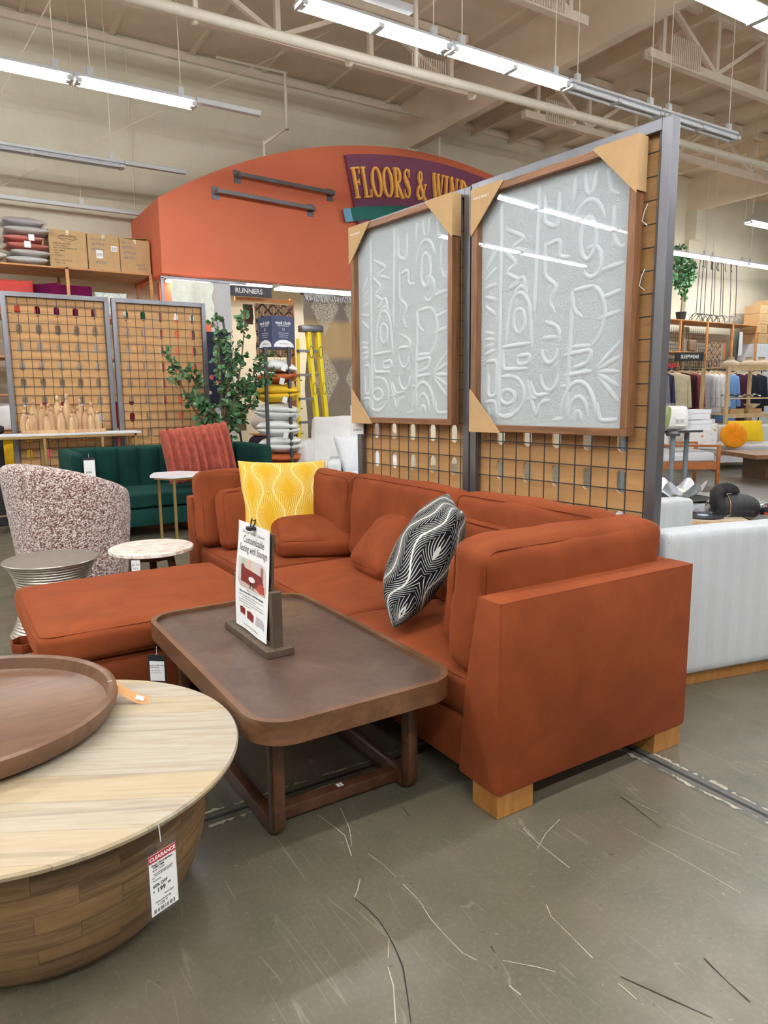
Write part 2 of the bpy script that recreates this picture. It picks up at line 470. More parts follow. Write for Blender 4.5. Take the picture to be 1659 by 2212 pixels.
for x in (.8, 2.6, 4.4, 6.2, 8.0): mb.tube([(x - .02, 7.66, 5.22), (x + .02, 7.66, 5.22)], .075, 12); 
for x in (2.6, 5.3): mb.tube([(x, 7.62, 5.25), (x, 7.62, 6.4)], .028, 8)
o = mb.build('sprinkler_pipe', M['pipe']); tag(o, 'thick cream painted sprinkler main pipe running across below the roof', 'pipe')
def droppipe(x, y, z1, elbow, label):
    mb = MB(); mb.tube([(x, y, 6.4), (x, y, z1)], .024, 8); mb.tube([(x - 1.1, y, 6.38), (x + .03, y, 6.4)], .02, 8)
    mb.tube([(x, y, z1 + .03), (x, y, z1 - .04)], .036, 10)
    if elbow: mb.tube([(x, y, z1), (x - .35, y + .1, z1 - .28)], .026, 8); mb.tube([(x - .35, y + .1, z1 - .24), (x - .35, y + .1, z1 - .75)], .024, 8)
    tag(mb.build('sprinkler_drop', M['pipe']), label, 'pipe')
droppipe(5.1, 10.9, 5.62, True, 'thin cream drop pipe with an elbow above the left half of the orange arch')
droppipe(7.95 + .35, 11.2, 5.55, False, 'straight cream drop pipe ending at the crown of the orange arch')
# ---------------------------------------------------------------- fluorescent rows
def fixture(x0, x1, y, z, lit, label, grp, wires=True):
    t = thing('fluorescent_light', label, 'ceiling light', ((x0 + x1) / 2, y, z), group=grp)
    L = (x1 - x0) / 2 - .01
    mb = MB(); mb.b2((-L, -.045, .0), (L, .045, .06), .004)
    for s in (-1, 1): mb.bar((-L, s * .065, .012), (L, s * .065, .012), .05, .004)
    mb.build('housing', M['hous'], t, smooth=False)
    n = 2 if x1 - x0 > 1.4 else 1; seg = 2 * L / n
    for s in (-1, 1):
        for k in range(n):
            a = -L + k * seg + .03; b = a + seg - .06
            MB().tube([(a, s * .05, -.02), (b, s * .05, -.02)], .017, 8).build('tube', M['tube'] if lit else M['white'], t)
    for k in range(n + 1): q_ = max(-L + .03, min(L - .03, -L + k * seg)); MB().b2((q_ - .028, -.075, -.035), (q_ + .028, .075, -.001)).build('lamp_holder', M['hous'], t, smooth=False)
    if wires:
        for xx in (-L + .15, L - .15):
            MB().tube([(xx, 0, .05), (xx, 0, CZ - z - .05)], .005, 5).build('hanging_wire', M['truss'], t)
            MB().b2((xx - .03, -.02, .04), (xx + .03, .02, .14)).build('bracket', M['hous'], t, smooth=False)
    return t
def rail(x0, x1, y, z, label, wire=True):
    t = thing('light_rail', label, 'light rail', ((x0 + x1) / 2, y, z))
    L = (x1 - x0) / 2
    MB().b2((-L, -.035, .0), (L, .035, .055), .006).build('rail', M['hous'], t, smooth=False)
    if wire:
        MB().tube([(L - .9, 0, .05), (L - .9, 0, CZ - z - .05)], .005, 5).build('hanging_wire', M['truss'], t)
        MB().b2((L - .93, -.02, .04), (L - .87, .02, .14)).build('bracket', M['hous'], t, smooth=False)
# nearest lit row over the picture: four lamps, then a dark stretch
xs = [2.73, 4.23, 5.73]
for i in range(2): fixture(xs[i], xs[i + 1], 5.58, 4.5, True, ['lit fluorescent lamp at the upper left end of the central row', 'lit fluorescent lamp in the central row, next to its unlit end'][i], 'lamps of the central light row')
for i in range(2): fixture(5.73 + i * 1.47, 7.2 + i * 1.47, 5.58, 4.5, False, ['unlit fluorescent lamp just after the lit part of the central row', 'last unlit fluorescent lamp of the central row above the tall display post'][i], 'lamps of the central light row')
fixture(1.45, 2.67, 7.95, 4.5, True, 'lit fluorescent lamp at upper left, nearer the orange arch', 'lamps of the upper left row')
fixture(.23, 1.45, 7.95, 4.5, True, 'lit fluorescent lamp at upper left, cut by the left picture edge', 'lamps of the upper left row')
for k in range(3): fixture(-2.2 - k * 2.44, .23 - k * 2.44, 7.95, 4.5, True, 'lit fluorescent lamp beyond the left picture edge in the upper left row, %s one' % ['nearest', 'middle', 'farthest'][k], 'lamps of the upper left row outside the picture')
rail(2.67, 3.4, 7.95, 4.52, 'bare white rail end of the upper left light row', False)
fixture(.2, 2.47, 10.4, 4.5, False, 'unlit grey fluorescent lamp hanging against the block wall at left', 'lamps against the block wall')
rail(2.47, 3.3, 10.4, 4.52, 'thin bare rail after the unlit lamp near the block wall', False)
rail(-.5, 3.0, 11.6, 4.18, 'bare white light rail hanging just above the stacked cartons at left')
rail(2.9, 3.62, 5.27, 4.5, 'short end of a bare light rail at the top centre of the picture', False)
for k in range(3): fixture(4.35 + k * 1.6, 5.95 + k * 1.6, 3.2, 4.0, True, ['lit fluorescent lamp in the top right row, first from its left end', 'lit fluorescent lamp in the top right row cut by the picture corner', 'lit fluorescent lamp of the top right row outside the picture'][k], 'lamps of the top right row')
for k in range(3): fixture(12.85 + k * 2, 14.85 + k * 2, 7.95, 4.5, True, ['short lit fluorescent lamp high at the right picture edge', 'lit fluorescent lamp right of the picture beyond the high right edge lamp', 'farthest lit fluorescent lamp of the high right row outside the picture'][k], 'lamps of the high right row')
for k in range(4): fixture(13.9 + k * 1.5, 15.4 + k * 1.5, 10.4, 4.5, True, 'lit fluorescent lamp above the clothing shelves, %s' % ['partly behind the steel display post', 'over the hook stands', 'over the carton stack', 'cut by the right picture edge'][k], 'lamps above the clothing shelves')
ORD = ['first', 'second', 'third', 'fourth', 'fifth', 'sixth', 'seventh', 'eighth']
for ri, (y, z, x0, x1) in enumerate(LIT[5:10]):  # unseen rows put in for light; the block wall row shows as a reflection
    n = int(round((x1 - x0) / 2.44)); s = (x1 - x0) / n
    for k in range(n): fixture(x0 + k * s, x0 + (k + 1) * s, y, z, True, 'lit fluorescent lamp outside the picture, %s from left, %s' % (ORD[k], ['added light row over the left aisle', 'added light row above the photographer', 'added light row right of the photographer', 'added light row behind the photographer', 'row along the block wall'][ri]), 'lamps outside the picture', False)
def wirecable(p0, p1, r, label):
    tag(MB().tube([p0, p1], r, 5).build('brace_cable', M['truss']), label, 'cable')
wirecable((.5, 11.9, 4.35), (2.15, 8.2, 6.8), .006, 'slanting steel brace cable crossing the upper left lamp up to the roof')
wirecable((.9, 11.9, 4.3), (5.4, 10.0, 6.7), .005, 'thin slanting cable behind the upper left lamp')
wirecable((2.95, 11.93, 6.7), (2.95, 11.93, 4.4), .009, 'dark vertical conduit on the block wall left of the arch')

# ================================================================ ORANGE ARCH
AX0, AX1, AY = 2.885, 11.9, 10.4
ac, AR = (7.39, 5.47 - 8.4), 8.4
def arch_z(x, dz=0): return ac[1] + math.sqrt(max(0, (AR + dz) ** 2 - (x - ac[0]) ** 2))
pts = [(AX0, 3.16)] + [(AX1, 3.16)] + [(x, arch_z(x)) for x in [AX1 - (AX1 - AX0) * k / 60 for k in range(61)]]
t = thing('arched_fascia', 'large orange painted arched fascia over the rug department', 'fascia', (0, 0, 0))
XZ = Matrix(((1, 0, 0, 0), (0, 0, 1, 0), (0, 1, 0, 0), (0, 0, 0, 1)))
MB().prism(pts, AY, AY + .12, XZ).build('front_panel', M['orange'], t, smooth=False)
MB().b2((AX0, AY + .12, 3.16), (AX0 + .1, WY - .01, arch_z(AX0))).build('side_panel', M['orange'], t, smooth=False)
MB().b2((AX0 + .1, AY + .12, 3.34), (AX1, WY - .01, 3.38)).build('soffit', M['white'], t, smooth=False)
MB().b2((AX0 + .1, 10.95, .0), (3.75, 11.05, 3.12)).build('inner_wall', M['orange'], t, smooth=False)
for k in range(4):
    x = 3.05 + k * 1.75
    f = thing('soffit_light', 'lit strip light under the arch, %s' % ['above the white fur rug', 'above the runners sign', 'above the yellow ladder', 'hidden behind the tall display'][k], 'ceiling light', (x + .85, 10.85, 3.17), group='strip lights under the arch')
    MB().b2((-.8, -.12, .0), (.8, .2, .05)).build('housing', M['hous'], f, smooth=False)
    MB().b2((-.80, -.12, -.03), (.80, .2, .0), .01).build('diffuser', emit('soffit_diffuser_%d' % k, (1, .97, .88, 1), 4.0), f, smooth=False)
    ld = bpy.data.lights.new('soffit_lamp', 'AREA'); ld.shape = 'RECTANGLE'; ld.size = 1.5; ld.size_y = .28; ld.energy = 26; ld.color = (1, .96, .86)
    lo = bpy.data.objects.new('soffit_lamp', ld); lo.location = (x + .85, 10.89, 3.13); COL.objects.link(lo)
def chrome_bar(x0, z0, x1, z1, label):
    t = thing('chrome_display_bar', label, 'display bar', (x0, AY - .01, z0), group='chrome bars on the arch')
    MB().bar((0, -.13, 0), (x1 - x0, -.13, z1 - z0), .035, .055, .004).build('bar', M['steel'], t, smooth=False)
    for a, b in ((0, 0), (x1 - x0, z1 - z0)):
        MB().b2((a - .05, -.005, b - .09), (a + .05, .0102, b + .09)).b2((a - .018, -.14, b - .03), (a + .018, 0, b + .03)).build('bracket', M['steel'], t, smooth=False)
chrome_bar(4.05, 4.60, 5.57, 4.55, 'upper chrome display bar mounted on the orange arch')
chrome_bar(3.71, 4.33, 5.23, 4.28, 'lower chrome display bar mounted on the orange arch')
# ---- arched sign
sg = thing('arched_sign', 'purple arched department sign on the orange arch with raised orange letters', 'sign', (7.39, AY - .02, 0))
sc = -2.2
def arcpoly(r0, r1, a0, a1, z=sc, n=40):
    P = [(r1 * math.sin(a), z + r1 * math.cos(a)) for a in [a0 + (a1 - a0) * k / n for k in range(n + 1)]]
    return P + [(r0 * math.sin(a), z + r0 * math.cos(a)) for a in [a1 + (a0 - a1) * k / n for k in range(n + 1)]]
TR = 5.33 - sc
a1 = math.asin(1.56 / TR)
MB().prism(arcpoly(TR - 1.25, TR, -a1, a1), -.06, 0, XZ).build('backboard', M['purple'], sg, smooth=False)
MB().prism(arcpoly(TR - .98, TR - .78, -.225, -.035), -.085, -.062, XZ).build('swash', M['teal'], sg, smooth=False)
MB().prism(arcpoly(TR - .98, TR - .78, -.245, -.225), -.085, -.062, XZ).build('swash_end', M['sky'], sg, smooth=False)
MB().prism(arcpoly(TR - .98, TR - .78, .06, .24), -.085, -.062, XZ).build('swash', M['teal'], sg, smooth=False)
RC = [0]
def rib(mb, pts, ws, d0=0.0, d1=.05):
    """flat variable-width stroke in XY"""
    n = len(pts); P = [Vector(p) for p in pts]; L = []; Rr = []
    for i, p in enumerate(P):
        d = (P[min(i + 1, n - 1)] - P[max(i - 1, 0)]).normalized(); nn = Vector((-d.y, d.x)) * ws[i] / 2
        L.append(p + nn); Rr.append(p - nn)
    for i in range(n - 1):
        q = [L[i], L[i + 1], Rr[i + 1], Rr[i]]
        RC[0] = (RC[0] + 1) % 7
        mb.prism([(v.x, v.y) for v in q], d0, d1 + RC[0] * .0008)
def ell(cx, cy, a, b, t0=0, t1=360, n=26): return [(cx + a * math.cos(R(t0 + (t1 - t0) * k / n)), cy + b * math.sin(R(t0 + (t1 - t0) * k / n))) for k in range(n + 1)]
def serif_letter(ch):
    mb = MB(); cnt = [0]
    def r(x0, y0, x1, y1):
        cnt[0] += 1; mb.b2((x0, y0, 0), (x1, y1, .056 + cnt[0] * .0011))
    def stem(x, w=.17, y0=0, y1=1, s0=True, s1=True):
        r(x, y0, x + w, y1)
        if s0: r(x - .09, y0, x + w + .09, y0 + .055)
        if s1: r(x - .09, y1 - .055, x + w + .09, y1)
    def ring(cx, cy, a, b, t0=0, t1=360):
        p = ell(cx, cy, a, b, t0, t1, 32); rib(mb, p, [.06 + .13 * abs(math.cos(math.atan2((y - cy) / b, (x - cx) / a))) ** 1.3 for x, y in p])
    w = .6
    if ch == 'F': stem(.09); r(.2, .945, .62, 1); r(.57, .78, .62, 1); r(.2, .49, .48, .545); r(.43, .42, .48, .62); w = .68
    elif ch == 'L': stem(.09); r(.2, 0, .62, .055); r(.56, 0, .62, .26); w = .7
    elif ch == 'O': ring(.42, .5, .34, .47); w = .86
    elif ch == 'R': stem(.09); ring(.3, .74, .26, .23, -90, 90); r(.2, .48, .32, .54); rib(mb, [(.3, .5), (.48, .2), (.66, .02), (.76, 0)], [.12, .19, .15, .05]); w = .78
    elif ch == 'S':
        p = [(.52, .8), (.44, .93), (.28, .97), (.14, .88), (.12, .74), (.22, .6), (.38, .47), (.48, .33), (.47, .16), (.34, .04), (.18, .04), (.07, .2)]
        rib(mb, p, [.05, .08, .07, .11, .15, .19, .2, .18, .14, .07, .07, .05]); r(.5, .7, .54, .99); r(.04, .0, .08, .3); w = .6
    elif ch == '&':
        p = [(.78, .52), (.62, .22), (.42, .05), (.22, .04), (.1, .18), (.14, .36), (.34, .54), (.46, .7), (.44, .88), (.32, .96), (.22, .88), (.22, .74), (.36, .52), (.56, .22), (.72, .04), (.86, .04)]
        rib(mb, p, [.06, .08, .09, .12, .17, .14, .08, .11, .11, .07, .1, .13, .17, .18, .13, .05]); r(.66, .5, .88, .55); w = .92
    elif ch == 'W':
        for a, b, q in (((.08, 1), (.3, 0), .17), ((.3, 0), (.5, .9), .06), ((.46, 1), (.68, 0), .17), ((.68, 0), (.9, 1), .06)): rib(mb, [a, b], [q, q])
        r(-.02, .945, .22, 1); r(.36, .945, .6, 1); r(.8, .945, 1.0, 1); w = 1.0
    elif ch == 'I': stem(.09); w = .42
    elif ch == 'N': stem(.1, .06); stem(.62, .06, s0=False); rib(mb, [(.1, 1), (.66, 0)], [.19, .19]); w = .84
    elif ch == 'D': stem(.09); ring(.24, .5, .42, .47, -90, 90); w = .78
    return mb, w
word = 'FLOORS & WINDOWS'; adv = []
for ch in word: adv.append(.45 if ch == ' ' else serif_letter(ch)[1] + .06)
H_ = .46; tot = sum(adv) * H_ * .50; s = -tot / 2 - .02
for ch, a in zip(word, adv):
    wch = a * H_ * .50
    if ch != ' ':
        mb, w = serif_letter(ch)
        ang = (s + wch / 2) / (TR - .45)
        for v in mb.bm.verts:
            x = (v.co.x - w / 2) * H_ * .50; y = v.co.y * H_ * (1.0) + TR - .66
            v.co = Vector((x * math.cos(ang) + y * math.sin(ang), -.08 - v.co.z * .9, sc - x * math.sin(ang) + y * math.cos(ang)))
        mb.build('raised_letter', M['letter'], sg, smooth=False)
    s += wch
lz = TR - .87 + sc
MB().prism([(-.35, lz - .11), (.75, lz - .11), (.68, lz), (.75, lz + .11), (-.35, lz + .11), (-.28, lz)], -.12, -.09, XZ).build('ribbon_emblem', M['red'], sg, smooth=False)
MB().prism(ell(.2, lz + .02, .34, .25, 0, 180), -.11, -.07, XZ).build('globe_emblem', M['letter'], sg, smooth=False)
MB().prism(ell(.2, lz + .06, .24, .15, 0, 180), -.118, -.11, XZ).build('globe_land', M['cream'], sg, smooth=False)
text([('WORLD MARKET', .2, lz, .19)], M['white'], sg, Matrix.Translation((0, -.125, 0)) @ Matrix.Rotation(R(90), 4, 'X'), bold=.004, sx=.72)
# ================================================================ RUST SECTIONAL
RU = M['rust']
M['piping'] = velvet('rust_piping', rgb(118, 56, 28), .4)
def seat_cushion(name, parent, c, sx, sy, sz, crown=.02, r=.035, seed=0, rot=None, bulge=.006, wr=.004, pip=True):
    mm = Matrix.Translation(Vector(c)) @ (rot.to_4x4() if rot else Matrix.Identity(4))
    mb = MB(); cushion(mb, sx, sy, sz, crown, r, bulge, wr, 18, seed, mm)
    o = mb.build(name, RU, parent, ang=180)
    if pip:
        pb = MB()
        for tp in (True, False):
            pb.tube([mm @ Vector(p) for p in piping_path(sx, sy, sz, r, tp)], .003, 6, closed=True)
        pb.build('piping', M['piping'], o)
    return o
ROTX = Matrix.Rotation(R(90), 3, 'X'); ROTY = Matrix.Rotation(R(90), 3, 'Y')
def back_cushion(parent, c, length, h, t, axis, tilt=0, seed=0, name='back_cushion', crown=.03):
    """upright cushion: long side along axis ('x' or 'y')"""
    if axis == 'y': rot = Matrix.Rotation(R(90 + tilt), 3, 'Y') @ Matrix.Rotation(0, 3, 'Z'); sx, sy = h, length
    else: rot = Matrix.Rotation(R(90 + tilt), 3, 'X'); sx, sy = length, h
    return seat_cushion(name, parent, c, sx, sy, t, crown, .05, seed, rot, .012, .012)
def side_poly(mb, poly, a0, a1, axis):
    """extrude a (run, z) polygon; axis 'x': polygon in YZ extruded over x"""
    if axis == 'x': mm = Matrix(((0, 0, 1, 0), (1, 0, 0, 0), (0, 1, 0, 0), (0, 0, 0, 1)))
    else: mm = XZ
    mb.prism(poly, a0, a1, mm, .012); return mb
G = 'modules of the rust sectional sofa'
A = thing('sofa_module', 'rust velvet end module with the tall side arm, nearest part of the sectional', 'sofa', (0, 0, 0), group=G)
side_poly(MB(), [(1.62, .085), (1.83, .085), (1.80, .40), (1.735, .745), (1.62, .745)], 1.44, 2.42, 'x').build('arm', RU, A)
side_poly(MB(), [(2.24, .085), (2.42, .085), (2.42, .745), (2.31, .745), (2.26, .4)], 1.735, 2.70, 'y').build('backrest', RU, A)
MB().b2((1.465, 1.79, .085), (2.3, 2.70, .275), .012).build('base', RU, A)
seat_cushion('seat_cushion', A, (1.865, 2.245, .352), .80, .895, .15, .022, .035, 1)
back_cushion(A, (2.17, 2.27, .685), .90, .49, .17, 'y', 5, 2)
back_cushion(A, (1.935, 1.845, .665), .92, .47, .19, 'x', 4, 3, 'arm_cushion', .035)
pb = MB()
pb.tube([(1.445, 1.625, .10), (1.445, 1.625, .74), (2.415, 1.625, .74), (2.415, 1.625, .10)], .0035, 6)
pb.tube([(1.445, 1.735, .735), (2.31, 1.735, .735)], .0035, 6)
pb.build('piping', M['piping'], A)
for (x0, x1, y0, y1) in ((1.45, 1.61, 1.63, 1.76), (2.25, 2.41, 1.63, 1.76), (1.5, 1.62, 2.55, 2.66), (2.28, 2.40, 2.55, 2.66)):
    MB().b2((x0, y0, 0), (x1, y1, .088), .003).build('leg', M['oak'], A, smooth=False)
B = thing('sofa_module', 'armless middle module of the rust sectional beside the coffee table', 'sofa', group=G)
side_poly(MB(), [(2.24, .085), (2.42, .085), (2.42, .745), (2.31, .745), (2.26, .4)], 2.72, 3.74, 'y').build('backrest', RU, B)
MB().b2((1.49, 2.72, .085), (2.3, 3.74, .275), .012).build('base', RU, B)
seat_cushion('seat_cushion', B, (1.865, 3.215, .352), .80, 1.03, .15, .022, .04, 4)
back_cushion(B, (2.17, 3.25, .685), 1.0, .49, .17, 'y', 5, 5)
for (x0, y0) in ((1.53, 2.76), (2.28, 2.76), (1.53, 3.6), (2.28, 3.6)):
    MB().b2((x0, y0, 0), (x0 + .1, y0 + .1, .088), .003).build('leg', M['oak'], B, smooth=False)
Cm = thing('sofa_module', 'corner module of the rust sectional holding the yellow patterned pillow', 'sofa', group=G)
side_poly(MB(), [(2.24, .085), (2.42, .085), (2.42, .745), (2.31, .745), (2.26, .4)], 3.76, 4.80, 'y').build('backrest', RU, Cm)
side_poly(MB(), [(4.58, .085), (4.78, .085), (4.78, .745), (4.67, .745), (4.60, .4)], 1.40, 2.28, 'x').build('backrest', RU, Cm)
MB().b2((1.42, 3.76, .085), (2.3, 4.62, .275), .012).build('base', RU, Cm)
seat_cushion('seat_cushion', Cm, (1.86, 4.18, .352), .88, .84, .15, .022, .04, 6)
back_cushion(Cm, (2.17, 4.14, .675), .72, .47, .17, 'y', 5, 7)
back_cushion(Cm, (1.83, 4.52, .68), .87, .48, .17, 'x', -5, 8)
for (x0, y0) in ((1.46, 3.8), (2.28, 3.8), (1.46, 4.66), (2.28, 4.66)):
    MB().b2((x0, y0, 0), (x0 + .1, y0 + .1, .088), .003).build('leg', M['oak'], Cm, smooth=False)
Ot = thing('storage_ottoman', 'rust velvet storage ottoman with a strap handle, left of the coffee table', 'ottoman', (.81, 3.645, 0))
MB().b2((-.50, -.47, .06), (.50, .47, .27), .02).build('base', RU, Ot)
seat_cushion('lid_cushion', Ot, (0, 0, .345), 1.08, 1.0, .15, .028, .045, 9)
mb = MB()
pth = [(-.48, -.02, .235), (-.56, -.04, .235), (-.60, .0, .235), (-.60, .07, .235), (-.56, .11, .235), (-.48, .09, .235)]
for q in range(len(pth) - 1): mb.bar(pth[q], pth[q + 1], .008, .045, .002)
mb.build('strap_handle', M['piping'], Ot)
for sx in (-.44, .38):
    for sy in (-.42, .34): MB().b2((sx, sy, 0), (sx + .08, sy + .08, .062)).build('leg', M['oak'], Ot, smooth=False)

# loose throw pillows of the sofa ------------------------------------------------
def loose_pillow(name, label, cat, mat, center, w, h, t, xdir, ndir, group=None, pinch=.05, seed=0, soft=False, sag=0, mat_pip=None):
    root = thing(name, label, cat, center, group=group)
    f = frame((0, 0, 0), xdir, ndir)
    root.matrix_world = Matrix.Translation(Vector(center)) @ f
    mb = MB()
    if soft: cushion(mb, w, h, t, .035, .045, .012, .012, 16, seed); b = mb.build('cover', mat, root, ang=180); pb = MB(); [pb.tube([Vector(p) for p in piping_path(w, h, t, .045, tp)], .003, 6, closed=True) for tp in (True, False)]; pb.build('piping', mat_pip or mat, b)
    else: pillow(mb, w, h, t, pinch, 24, .008, seed, None, sag); b = mb.build('cover', mat, root, ang=180)
    return root
GP = 'loose rust throw cushions on the sectional'
loose_pillow('throw_cushion', 'rust velvet throw cushion lying nearly flat in front of the yellow pillow', 'cushion', RU, (1.98, 3.98, .53), .52, .42, .13, (.96, -.3, -.03), (-.12, -.2, .97), GP, soft=True, seed=11, mat_pip=M['piping'])
loose_pillow('throw_cushion', 'rust velvet throw cushion leaning back between the flat cushion and the black pillow', 'cushion', RU, (2.04, 3.2, .615), .40, .42, .12, (-.1, -.97, .0), (-.75, .1, .7), GP, soft=True, seed=12, mat_pip=M['piping'])
loose_pillow('throw_cushion', 'rust velvet throw cushion standing mostly hidden behind the black pillow', 'cushion', RU, (2.03, 2.52, .63), .56, .38, .12, (-.05, -1, 0), (-.93, .05, .35), GP, soft=True, seed=13, mat_pip=M['piping'])
loose_pillow('throw_cushion', 'small rust velvet cushion standing between the black pillow and the arm cushion', 'cushion', RU, (1.85, 2.045, .63), .55, .37, .12, (1, .0, .0), (0, -.96, -.18), GP, soft=True, seed=14, mat_pip=M['piping'])
loose_pillow('throw_cushion', 'rust velvet cushion standing upright at the left end, left of the yellow pillow', 'cushion', RU, (1.68, 4.33, .63), .40, .37, .13, (1, 0, .0), (0, -.97, .2), GP, soft=True, seed=15, mat_pip=M['piping'])
def ogee_mat(name, base, line, period, amp, wl, fine, fw=.5, lw=.055, jit=0.0, sheen=.3, mirror=True):
    """wavy vertical bands with fine feathered ribs running out of them (object XY)"""
    t = NT(name); v = t.co((1 / period, 1 / wl, 1), 'UV'); s = t.sep(v)
    nz = t.noise(t.co((1, 1, 1), 'UV'), 4, 2)
    n2 = t.math('MULTIPLY', t.math('SUBTRACT', nz, .5), jit)
    u = t.math('ADD', s[0], n2)
    # distance to the nearest wave; alternate bands mirror
    w = t.math('MULTIPLY', t.math('SINE', t.math('MULTIPLY', s[1], 2 * PI)), amp)
    tri = t.math('PINGPONG', u if mirror else t.math('ADD', u, w), .5)                       # 0..0.5 mirrored
    d = t.math('SUBTRACT', tri, t.math('ADD', .25, w) if mirror else .25)      # signed distance to boundary
    ad = t.math('ABSOLUTE', d)
    line_m = t.math('LESS_THAN', ad, lw)
    rib_ = t.math('SINE', t.math('MULTIPLY', t.math('ADD', s[1], t.math('MULTIPLY', t.math('SIGN', d), t.math('POWER', ad, .8))), fine))
    thr = t.math('ADD', fw - 1.0, t.math('MULTIPLY', ad, 3.0))
    rib_m = t.math('GREATER_THAN', rib_, thr)
    k = t.math('MAXIMUM', line_m, t.math('MULTIPLY', rib_m, .75))
    t.col(t.mix(base, line, k)); t.set(Roughness=.9); t.b.inputs['Sheen Weight'].default_value = sheen; t.b.inputs['Specular IOR Level'].default_value = .2
    t.bump(t.noise(t.co(), 300, 2), .2, .002)
    return t.m
M['yellowpat'] = ogee_mat('yellow_wave_fabric', rgb(212, 168, 36), rgb(232, 222, 150), .21, .12, .24, 100, 1.25, .016)
M['blackpat'] = ogee_mat('black_wave_fabric', rgb(13, 14, 20), rgb(205, 205, 198), .25, .16, .22, 84, 1.2, .022, .2, 0, False)
loose_pillow('throw_pillow', 'yellow square pillow with white wavy feather pattern on the corner seat', 'pillow', M['yellowpat'], (1.90, 4.25, .715), .60, .56, .16, (.99, -.12, -.04), (-.1, -.95, .25), pinch=.055, seed=3)
loose_pillow('throw_pillow', 'black square pillow with white feathered line pattern leaning on the sofa arm side', 'pillow', M['blackpat'], (1.71, 2.42, .715), .50, .54, .25, (-.5, -.83, 0), (-.722, .435, .487), pinch=.06, seed=5)

# ================================================================ COFFEE TABLE
T = thing('coffee_table', 'dark walnut rectangular coffee table with rounded raised rim and sled legs', 'coffee table', (1.063, 2.445, 0))
W_, L_ = .735, 1.31
mb = MB(); o_ = rrect(W_, L_, .13, 8); i_ = rrect(W_ - .044, L_ - .044, .11, 8); n = len(o_)
for k in range(n):
    a, b = o_[k], o_[(k + 1) % n]; c, d = i_[k], i_[(k + 1) % n]
    V = lambda p, z: mb.bm.verts.new((p[0], p[1], z))
    A0, B0, C0, D0 = V(a, .382), V(b, .382), V(c, .382), V(d, .382); A1, B1, C1, D1 = V(a, .456), V(b, .456), V(c, .456), V(d, .456)
    for q in ((A0, B0, B1, A1), (A1, B1, D1, C1), (C1, D1, D0, C0), (C0, D0, B0, A0)): mb.bm.faces.new(q)
mb.build('rim', wood('walnut_rim', rgb(112, 78, 50), rgb(84, 56, 34), (8, 3, 12), .35, bump=.04), T)
def top_mat():
    t = NT('walnut_top'); v = t.co((1, 1, 1)); a = t.noise(v, 3, 6, .65, .8); b = t.noise(t.co((30, 2.5, 1)), 1, 5, .6, .5); c = t.noise(v, 9, 5, .7, 1.4)
    col = t.mix(rgb(68, 50, 40), rgb(88, 70, 58), t.ramp(a, [(.35, 0.0), (.7, 1.0)]))
    col = t.mix(col, rgb(66, 44, 32), t.ramp(b, [(.5, 0.0), (.75, .5)])); col = t.mix(col, rgb(108, 94, 82), t.ramp(c, [(.6, 0.0), (.78, .35)]))
    t.col(col); t.l(t.ramp(c, [(.3, .3), (.7, .5)]), t.b.inputs['Roughness']); return t.m
MB().prism(rrect(W_ - .04, L_ - .04, .11, 8), .40, .438).build('top_panel', top_mat(), T, smooth=False)
for sx in (-1, 1):
    x = sx * .255; mb = MB()
    y0, y1, zt, zb, w = -.52, .52, .385, .0, .055
    outer = [(y0, zt), (y0, .06)] + [(y0 + .06 - .06 * math.cos(R(a)), .06 - .06 * math.sin(R(a))) for a in (30, 60, 90)] + [(y1 - .06 + .06 * math.sin(R(a)), .06 - .06 * math.cos(R(a))) for a in (0, 30, 60, 90)] + [(y1, zt)]
    inner = [(y1 - w, zt), (y1 - w, .075), (y1 - w - .02, .055), (y0 + w + .02, .055), (y0 + w, .075), (y0 + w, zt)]
    pol = outer + inner
    # build as three strips to stay convex
    side_poly(mb, [(y0, zt), (y0, .05), (y0 + .012, .018), (y0 + .04, 0), (y0 + w, 0), (y0 + w, zt)], x - .022, x + .022, 'x')
    mb.build('leg', M['walnut'], T)
    mb = MB(); side_poly(mb, [(y1, zt), (y1, .05), (y1 - .012, .018), (y1 - .04, 0), (y1 - w, 0), (y1 - w, zt)], x - .022, x + .022, 'x'); mb.build('leg', M['walnut'], T)
    MB().b2((x - .022, y0 + w - .005, 0), (x + .022, y1 - w + .005, .052), .006).build('sled_rail', M['walnut'], T)
for y in (-.42, .42): MB().b2((-.235, y - .022, .01), (.235, y + .022, .055), .005).build('cross_rail', M['walnut'], T)
st = MB().b2((.0, -.43, .0555), (.022, -.41, .0562)).build('sticker', M['paper'], T, smooth=False); st['label'] = 'small white number sticker'
text([('2', .011, -.42, .018)], M['ink'], T, Matrix.Translation((0, 0, .0564)), name='lettering')

